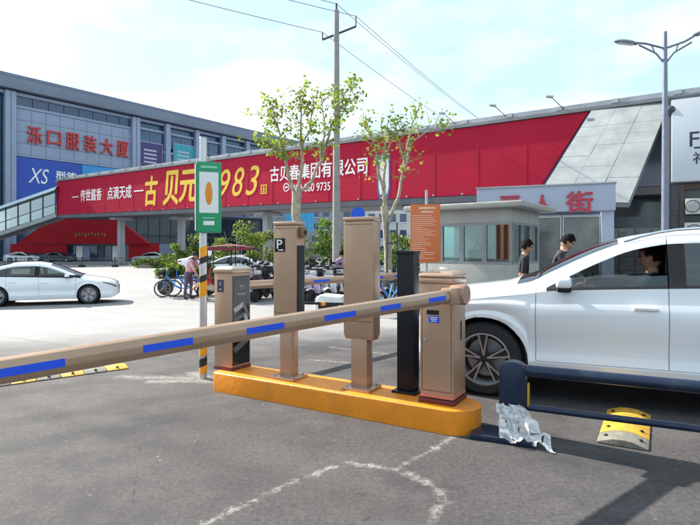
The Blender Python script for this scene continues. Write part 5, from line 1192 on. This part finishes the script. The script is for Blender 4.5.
shrub('green shrub behind the trunk of the sparse tree', 398, 29, 2.2, 3.0, 7, B3, n=2200, sz=.13)
shrub('low green shrub behind the scooters left of the notice board', 408, 22, 1.6, 2.2, 8, B1, n=1100, sz=.15)
hd_ = MB(); rnd = random.Random(9)
hg = thing('hedge', 'low clipped hedge along the far side of the street', 'hedge', (at(206, 0, 49).x, 49, OG), R(-6))
hc_ = MB()
for k in range(40): leaves(hc_, (-7+k*.36, rnd.uniform(-.2, .2), rnd.uniform(.1, .75)), 75, (.35, .35, .28), .2, rnd)
hc_.build('foliage', B1, hg); MB().box((0, 0, .12), (13.5, .2, .24)).build('stem', BARK, hg)
# ------------------------------------------------------------------ street fence
fe = thing('street_fence', 'dark low street fence across the far road', 'fence', (-34, 52.5, OG), R(0)); FEN = mat('fence_paint', (0.06, 0.065, 0.08), 0.5)
pm_ = MB(); pm_.box((0, 0, .5), (.1, .1, 1.0)); postm = pm_.mesh('post', FEN); ftm = MB().box((0, 0, .1), (.55, .4, .2)).mesh('foot', BLACKP, bevel=.04); balm = MB().box((0, 0, .55), (.03, .03, .62)).mesh('baluster', FEN)
for k in range(10): inst(postm, 'post', fe, (-6+k*3.3, 0, 0)); inst(ftm, 'foot', fe, (-6+k*3.3, 0, 0))
for z in (.30, .86): MB().box((8.8, 0, z), (30, .05, .06)).build('rail', FEN, fe)
for k in range(118): inst(balm, 'baluster', fe, (-6+k*.25, 0.0, 0))
# ------------------------------------------------------------------ round blue traffic sign, blue banner sign
BLU = mat('traffic_blue', (0.01, 0.09, 0.62), 0.4)
ts = thing('traffic_sign', 'round blue traffic sign on a thin pole above the plain display post', 'traffic sign', (at(358, 0, 27).x, 27, gz(27)))
MB().tube([(0, .05, 0), (0, .05, 3.7)], .04, 10).build('pole', STEEL, ts, smooth=True); MB().lathe([(0, -.01), (.36, -.01), (.36, .01), (0, .01)], 24, 'y').build('disc', BLU, ts).location = (0, 0, 3.55)
vs_ = thing('banner_sign', 'narrow vertical blue sign behind the plain display post', 'sign', (at(377.5, 0, 24).x, 24, gz(24)))
MB().tube([(.0, .05, 0), (0, .05, 3.2)], .035, 10).build('pole', STEEL, vs_, smooth=True); o = MB().box((0, 0, 2.55), (.26, .05, 1.25)).build('panel', mat('violet_blue', (0.05, 0.07, 0.5), 0.4), vs_, bevel=.01)
for k in range(4): MB().box((0, -.028, 2.95-.28*k), (.14, .006, .15)).build('print_mark', WHITE, o)
for lab, px, D, w, h_, zc in (('light blue hoarding left of the pale tree trunk under the billboard', 293, 60, 1.6, 2.4, 5.0), ('light blue hoarding right of the pale tree trunk under the billboard', 307, 60, 1.6, 2.4, 5.0)):
    q = thing('blue_hoarding', lab, 'hoarding', (at(px, 0, D).x, D, OG), 0, 'light blue hoardings under the billboard')
    MB().box((0, 0, zc), (w, .15, h_)).build('panel', mat('sky_blue_board', (0.06, 0.4, 0.75), .45), q); MB().tube([(0, .12, 0), (0, .12, zc)], .06, 8).build('post', STEEL, q, smooth=True)
# ------------------------------------------------------------------ two-wheelers
def small_wheel(parent, x, r, w, m, spokes=False):
    e = sub('wheel', parent, (x, 0, r)); q = MB(); q.lathe([(r-w*.5+w*.5*math.cos(a), w*.5*math.sin(a)) for a in [2*math.pi*i/8 for i in range(8)]], 26, 'y', close=True); q.build('tyre', RUBBER, e, smooth=True)
    k = MB()
    if spokes:
        for i in range(12): a = math.pi*2*i/12; k.tube([(0, .02*(-1)**i, 0), (math.cos(a)*(r-w), 0, math.sin(a)*(r-w))], .003, 4)
        k.lathe([(r-w-.012, -.012), (r-w+.004, -.012), (r-w+.004, .012), (r-w-.012, .012)], 26, 'y', close=True)
    else:
        k.lathe([(0, -.03), (r*.3, -.035), (r-w, -.02), (r-w, .02), (r*.3, .035), (0, .03)], 20, 'y')
    k.build('rim', m, e, smooth=True)
def scooter(label, loc, rz, paint, box=True, basket=False, seatm=None, shield=True):
    e = thing('electric_scooter', label, 'scooter', loc, rz, 'electric scooters parked along the street')   # front towards local -x
    small_wheel(e, -.62, .22, .085, ALLOYD); small_wheel(e, .58, .22, .085, ALLOYD)
    MB().prism([(.05, .30), (.15, .62), (.85, .70), (.93, .60), (.78, .42), (.45, .40), (.3, .28)], -.13, .13, 'y').build('rear_body', paint, e, bevel=.04, seg=3)
    MB().box((-.1, 0, .28), (.5, .26, .07)).build('floorboard', BLACKP, e, bevel=.02)
    sh_ = MB().prism([(-.30, .28), (-.36, .60), (-.46, .86), (-.56, .90), (-.54, .62), (-.42, .30)], -.19, .19, 'y').build('leg_shield', paint, e, bevel=.05, seg=3)
    MB().prism([(-.86, .42), (-.66, .50), (-.40, .44), (-.52, .40), (-.66, .45)], -.07, .07, 'y').build('front_mudguard', paint, e, bevel=.02)
    MB().tube([(-.62, 0, .22), (-.52, 0, .6), (-.44, 0, 1.0)], .03, 8).build('fork', DKG, e, smooth=True)
    hb = MB().tube([(-.34, -.34, 1.02), (-.42, -.12, 1.0), (-.42, .12, 1.0), (-.34, .34, 1.02)], .016, 8).build('handlebar', BLACKP, e, smooth=True)
    MB().box((-.48, 0, .97), (.12, .24, .14)).build('headlight', mat('scooter_lens', (0.5, 0.52, 0.54), .1, .2), e, bevel=.03)
    MB().box((.36, 0, .74), (.70, .25, .1)).build('seat', seatm or BLACKP, e, bevel=.04, seg=3)
    for s_ in (-1, 1):
        q = MB().tube([(-.38, s_*.26, 1.02), (-.40, s_*.32, 1.2)], .007, 6); q.box((-.40, s_*.34, 1.25), (.02, .12, .08)); q.build('mirror', BLACKP, hb)
    MB().box((.93, 0, .60), (.03, .12, .05)).build('tail_light', mat('tail_lens', (0.3, 0.01, 0.012), 0.12), e)
    if box: MB().box((.82, 0, .92), (.32, .36, .28)).build('top_box', BLACKP if not basket else paint, e, bevel=.04)
    return e
def sp_(nm, c, **k): return mat('scooter_'+nm, c, .3, coat=.4, var=.05, **k)
SP = dict(white=sp_('white', (.72, .72, .74)), pink=sp_('pink', (.62, .3, .4)), black=sp_('black', (.02, .02, .024)), lilac=sp_('lilac', (.5, .42, .6)), blue=sp_('blue', (.05, .22, .5)), red=sp_('red', (.4, .03, .03)), grey=sp_('grey', (.2, .21, .23)), beige=sp_('beige', (.5, .45, .4)))
rows = [('white', 247, 17.2, 62, 1), ('pink', 258, 18.2, 70, 0), ('black', 266, 17.6, 66, 1), ('blue', 259, 20.2, 75, 1), ('black', 303, 17.4, 60, 1), ('white', 313, 17.9, 66, 0), ('lilac', 322, 17.3, 58, 0), ('grey', 329, 18.6, 70, 1), ('white', 337, 17.6, 62, 0), ('black', 346, 18.2, 66, 1), ('pink', 378, 17.4, 60, 0), ('white', 386, 18.3, 66, 1), ('grey', 394, 17.6, 62, 1), ('beige', 403, 18.6, 70, 0), ('red', 411, 18.0, 64, 1), ('white', 240, 20.6, 80, 0), ('pink', 250, 21.2, 84, 1), ('white', 306, 20.4, 78, 0), ('pink', 317, 20.8, 82, 1), ('white', 325, 20.6, 76, 1), ('lilac', 335, 21.2, 80, 0), ('white', 382, 20.6, 80, 0), ('pink', 391, 21.0, 76, 1), ('black', 309, 24.2, 80, 1), ('blue', 320, 24.6, 84, 0), ('beige', 329, 24.0, 78, 1), ('red', 340, 24.4, 82, 0), ('black', 256, 24.0, 80, 1), ('beige', 264, 24.4, 84, 0), ('blue', 384, 24.2, 80, 1), ('lilac', 394, 24.6, 78, 0)]
where = {247: 'just right of the ticket machine', 258: 'second to the right of the ticket machine', 266: 'just left of the P post', 259: 'behind the pink one left of the P post', 303: 'just right of the P post', 313: 'second to the right of the P post', 322: 'in the middle of the row between the two display posts', 329: 'behind the lilac one between the display posts', 337: 'third from the P post, nearest the plain display post', 346: 'partly hidden by the plain display post', 378: 'just right of the plain display post', 386: 'behind the thin tree trunk right of the plain display post', 394: 'just left of the black post', 403: 'behind the black post', 411: 'behind the foot of the notice board', 240: 'in the back row behind the tricycle', 250: 'in the back row beside the tricycle', 306: 'in the back row right beside the P post', 317: 'in the back row between the two display posts', 325: 'in the back row left of the person in lilac', 335: 'in the back row next to the person in lilac', 382: 'in the back row right of the plain display post', 391: 'in the back row left of the notice board', 309: 'in the farthest row by the P post', 320: 'in the farthest row before the green shrub', 329: 'in the farthest row left of the utility pole', 340: 'in the farthest row by the plain display post', 256: 'in the farthest row left of the P post', 264: 'in the farthest row at the left edge of the P post', 384: 'in the farthest row beside the stake frame', 394: 'in the farthest row left of the notice board'}
for nm, px, D, ang, bx in rows:
    p = at(px, 0, D); scooter('%s electric scooter parked %s' % (nm, where[px]), (p.x, D, gz(D)), R(ang), SP[nm], bool(bx))
def bicycle(label, loc, rz, fm):
    e = thing('bicycle', label, 'bicycle', loc, rz, 'blue shared bicycles')       # front towards local -x
    small_wheel(e, -.52, .31, .045, STEEL, True); small_wheel(e, .52, .31, .045, STEEL, True)
    f = MB(); f.tube([(-.40, 0, .78), (-.1, 0, .42), (.08, 0, .32)], .032, 10); f.tube([(.08, 0, .32), (.22, 0, .82)], .022, 8); f.tube([(.08, 0, .32), (.52, 0, .31)], .016, 8); f.tube([(.19, 0, .68), (.52, 0, .31)], .013, 8); f.build('frame', fm, e, smooth=True)
    MB().tube([(-.52, 0, .31), (-.42, 0, .72), (-.38, 0, .95)], .02, 8).build('fork', fm, e, smooth=True)
    MB().tube([(-.28, -.28, 1.0), (-.38, -.1, .97), (-.38, .1, .97), (-.28, .28, 1.0)], .013, 8).build('handlebar', BLACKP, e, smooth=True)
    MB().prism([(.08, .83), (.36, .85), (.36, .90), (.08, .88)], -.07, .07, 'y').build('saddle', BLACKP, e, bevel=.02)
    bk = MB(); 
    for k in range(5): bk.box((-.62, 0, .70+.06*k), (.26, .32, .012))
    for (x, y) in ((-.75, -.16), (-.75, .16), (-.49, -.16), (-.49, .16)): bk.box((x, y, .83), (.014, .014, .28))
    bk.build('basket', BLACKP, e); 
    g_ = MB(); pts = [(.52+.345*math.cos(a), 0, .31+.345*math.sin(a)) for a in [R(20+14*i) for i in range(11)]]; g_.tube(pts, .02, 6); g_.build('mudguard', fm, e, smooth=True)
    MB().tube([(.08, -.06, .32), (.16, -.09, .20)], .01, 6).build('crank', BLACKP, e)
BK = mat('bike_blue', (0.02, 0.22, 0.62), .35, coat=.3); BK2 = mat('bike_light_blue', (0.2, 0.5, 0.8), .35, coat=.3)
for lab, px, D, ang, fm in (('blue shared bicycle at the left end beside the bending person', 178, 18.9, 12, BK), ('blue shared bicycle behind the knees of the bending person', 188, 19.3, 16, BK), ('light blue shared bicycle between plain display post and black post', 385, 13.2, 30, BK2), ('blue shared bicycle leaning behind the light blue one', 392, 14.0, 34, BK)):
    p = at(px, 0, D); bicycle(lab, (p.x, D, gz(D)), R(ang), fm)
# ------------------------------------------------------------------ produce tricycle with red canopy
tq = at(231, 0, 18.2); tr = thing('cargo_tricycle', 'cargo tricycle with a maroon canopy roof behind the ticket machine', 'tricycle', (tq.x, 18.2, gz(18.2)), R(4)); tr.scale = (.84, .9, 1.0)
MAR = mat('maroon_canopy', (0.16, 0.012, 0.03), .5); TRB = mat('tricycle_red', (0.35, 0.02, 0.03), .4)
cn2 = MB(); 
for i in range(9):
    for j in range(7):
        u_ = i/8*2-1; v_ = j/6*2-1; cn2.v.append((u_*.95, v_*.62, 1.78+.12*(1-u_*u_)*(1-.5*v_*v_)))
for i in range(8):
    for j in range(6): a = i*7+j; cn2.f.append((a, a+1, a+8, a+7)); cn2.m.append(0)
cn2.build('canopy', MAR, tr, smooth=True); MB().box((0, -.62, 1.74), (1.9, .02, .1)).build('canopy_fringe', MAR, tr)
for x in (-.85, 0.1, .85):
    for y in (-.56, .56): MB().tube([(x*.95, y, .6), (x, y, 1.8)], .022, 8).build('canopy_post', BLACKP, tr, smooth=True)
small_wheel(tr, -1.15, .26, .09, STEEL)
for y in (-.5, .5):
    e_ = sub('wheel', tr, (.75, y, .27)); q = MB(); q.lathe([(.225+.045*math.cos(a), .045*math.sin(a)) for a in [2*math.pi*i/8 for i in range(8)]], 24, 'y', close=True); q.build('tyre', RUBBER, e_, smooth=True); MB().lathe([(0, -.03), (.19, -.03), (.19, .03), (0, .03)], 20, 'y').build('rim', STEEL, e_)
cb = MB(); cb.box((.45, 0, .50), (1.3, .98, .06)); cb.box((.45, -.49, .72), (1.3, .03, .40)); cb.box((.45, .49, .72), (1.3, .03, .40)); cb.box((1.10, 0, .72), (.03, .95, .40)); cb.build('cargo_bed', TRB, tr)
MB().box((-.45, 0, .62), (.42, .8, .28)).build('seat', TRB, tr, bevel=.05); MB().prism([(-1.0, .35), (-.86, 1.05), (-.95, 1.1), (-1.12, .6)], -.35, .35, 'y').build('front_cowl', TRB, tr, bevel=.03)
MB().tube([(-1.15, 0, .26), (-1.0, 0, .75), (-.86, 0, 1.12)], .03, 8).build('fork', BLACKP, tr, smooth=True); MB().tube([(-.78, -.34, 1.15), (-.86, 0, 1.12), (-.78, .34, 1.15)], .016, 8).build('handlebar', BLACKP, tr, smooth=True)
MB().add([(-.93, -.5, 1.08), (-.93, .5, 1.08), (-.84, .5, 1.74), (-.84, -.5, 1.74)], [(0, 1, 2, 3)]).build('windscreen', CARGL, tr)
vg = MB(); rnd = random.Random(31)
for k in range(26): leaves(vg, (rnd.uniform(-1.0, .9), rnd.uniform(-.35, .35), rnd.uniform(.05, .38)), 34, (.2, .18, .12), .17, rnd)
vp = at(190, 0, 19.9); vo = thing('vegetable_pile', 'heap of green leafy vegetables on a low cart behind the bending person', 'vegetables', (vp.x, 19.9, gz(19.9)))
o = vg.build('leaf_heap', B3, vo); o.location = (0, 0, .72); MB().box((0, 0, .66), (2.1, .85, .08)).build('cart_bed', mat('cart_wood', (.2, .14, .08), .7), vo)
for x in (-.8, .8): MB().lathe([(0, -.4), (.3, -.4), (.3, -.34), (0, -.34)], 20, 'y').build('cart_wheel', RUBBER, vo).location = (x, 0, .32)
m3 = at(209, 0, 17.3); person('person in a red top crouching beside the tricycle behind the sign pole', (m3.x, 17.6, gz(17.6)), R(-70), dict(pelvis=(0,.1,.42),waist=(0,.0,.56),chest=(0,-.14,.74),neck=(0,-.22,.90),head0=(0,-.25,.97),shL=(.18,-.16,.82),shR=(-.18,-.16,.82),elL=(.22,-.36,.62),wrL=(.15,-.52,.5),elR=(-.22,-.36,.62),wrR=(-.15,-.52,.5),hipL=(.1,.06,.40),knL=(.14,-.32,.5),anL=(.13,-.12,.09),toeL=(.14,-.29,.04),hipR=(-.1,.06,.40),knR=(-.14,-.32,.5),anR=(-.13,-.12,.09),toeR=(-.14,-.29,.04),face=(0,-1,-.2)), dict(shirt=TRB, trousers=BEIGE, shoes=SHOE))
# ------------------------------------------------------------------ white roadside housing and low dark rail beyond the far lane
wb_ = at(332, 0, 12.6); hs_ = thing('storage_box', 'low white plastic storage box with a dark opening behind the far boom', 'box', (wb_.x, 12.6, gz(12.6)), R(-14))
bx_ = MB(); bx_.prism([(-.36, .0), (.36, .0), (.40, .30), (.30, .54), (-.24, .58), (-.36, .38)], -.3, .3, 'y'); bx_.build('shell', mat('white_shell', (.66, .68, .68), .4, dirt=.2), hs_, bevel=.05, seg=3)
MB().box((-.0, -.305, .24), (.5, .02, .22)).build('opening', BLACKP, hs_, bevel=.008); MB().lathe([(0, -.02), (.04, -.02), (.04, .02), (0, .02)], 14, 'y').build('knob', WHITE, hs_).location = (.05, -.32, .24)
lr_ = at(323, 0, 11.4); lr = thing('low_rail', 'low dark rail with an orange joint in front of the white box', 'rail', (lr_.x, 11.4, gz(11.4)), R(-3))
MB().tube([(-.55, 0, .42), (.55, 0, .40)], .03, 10).build('rail', BLACKP, lr, smooth=True); MB().tube([(-.04, 0, .41), (.06, 0, .41)], .045, 12).build('joint', mat('orange_joint', (.7, .25, .02), .5), lr, smooth=True)
for x in (-.5, .5): MB().box((x, 0, .2), (.07, .07, .41)).build('leg', BLACKP, lr)
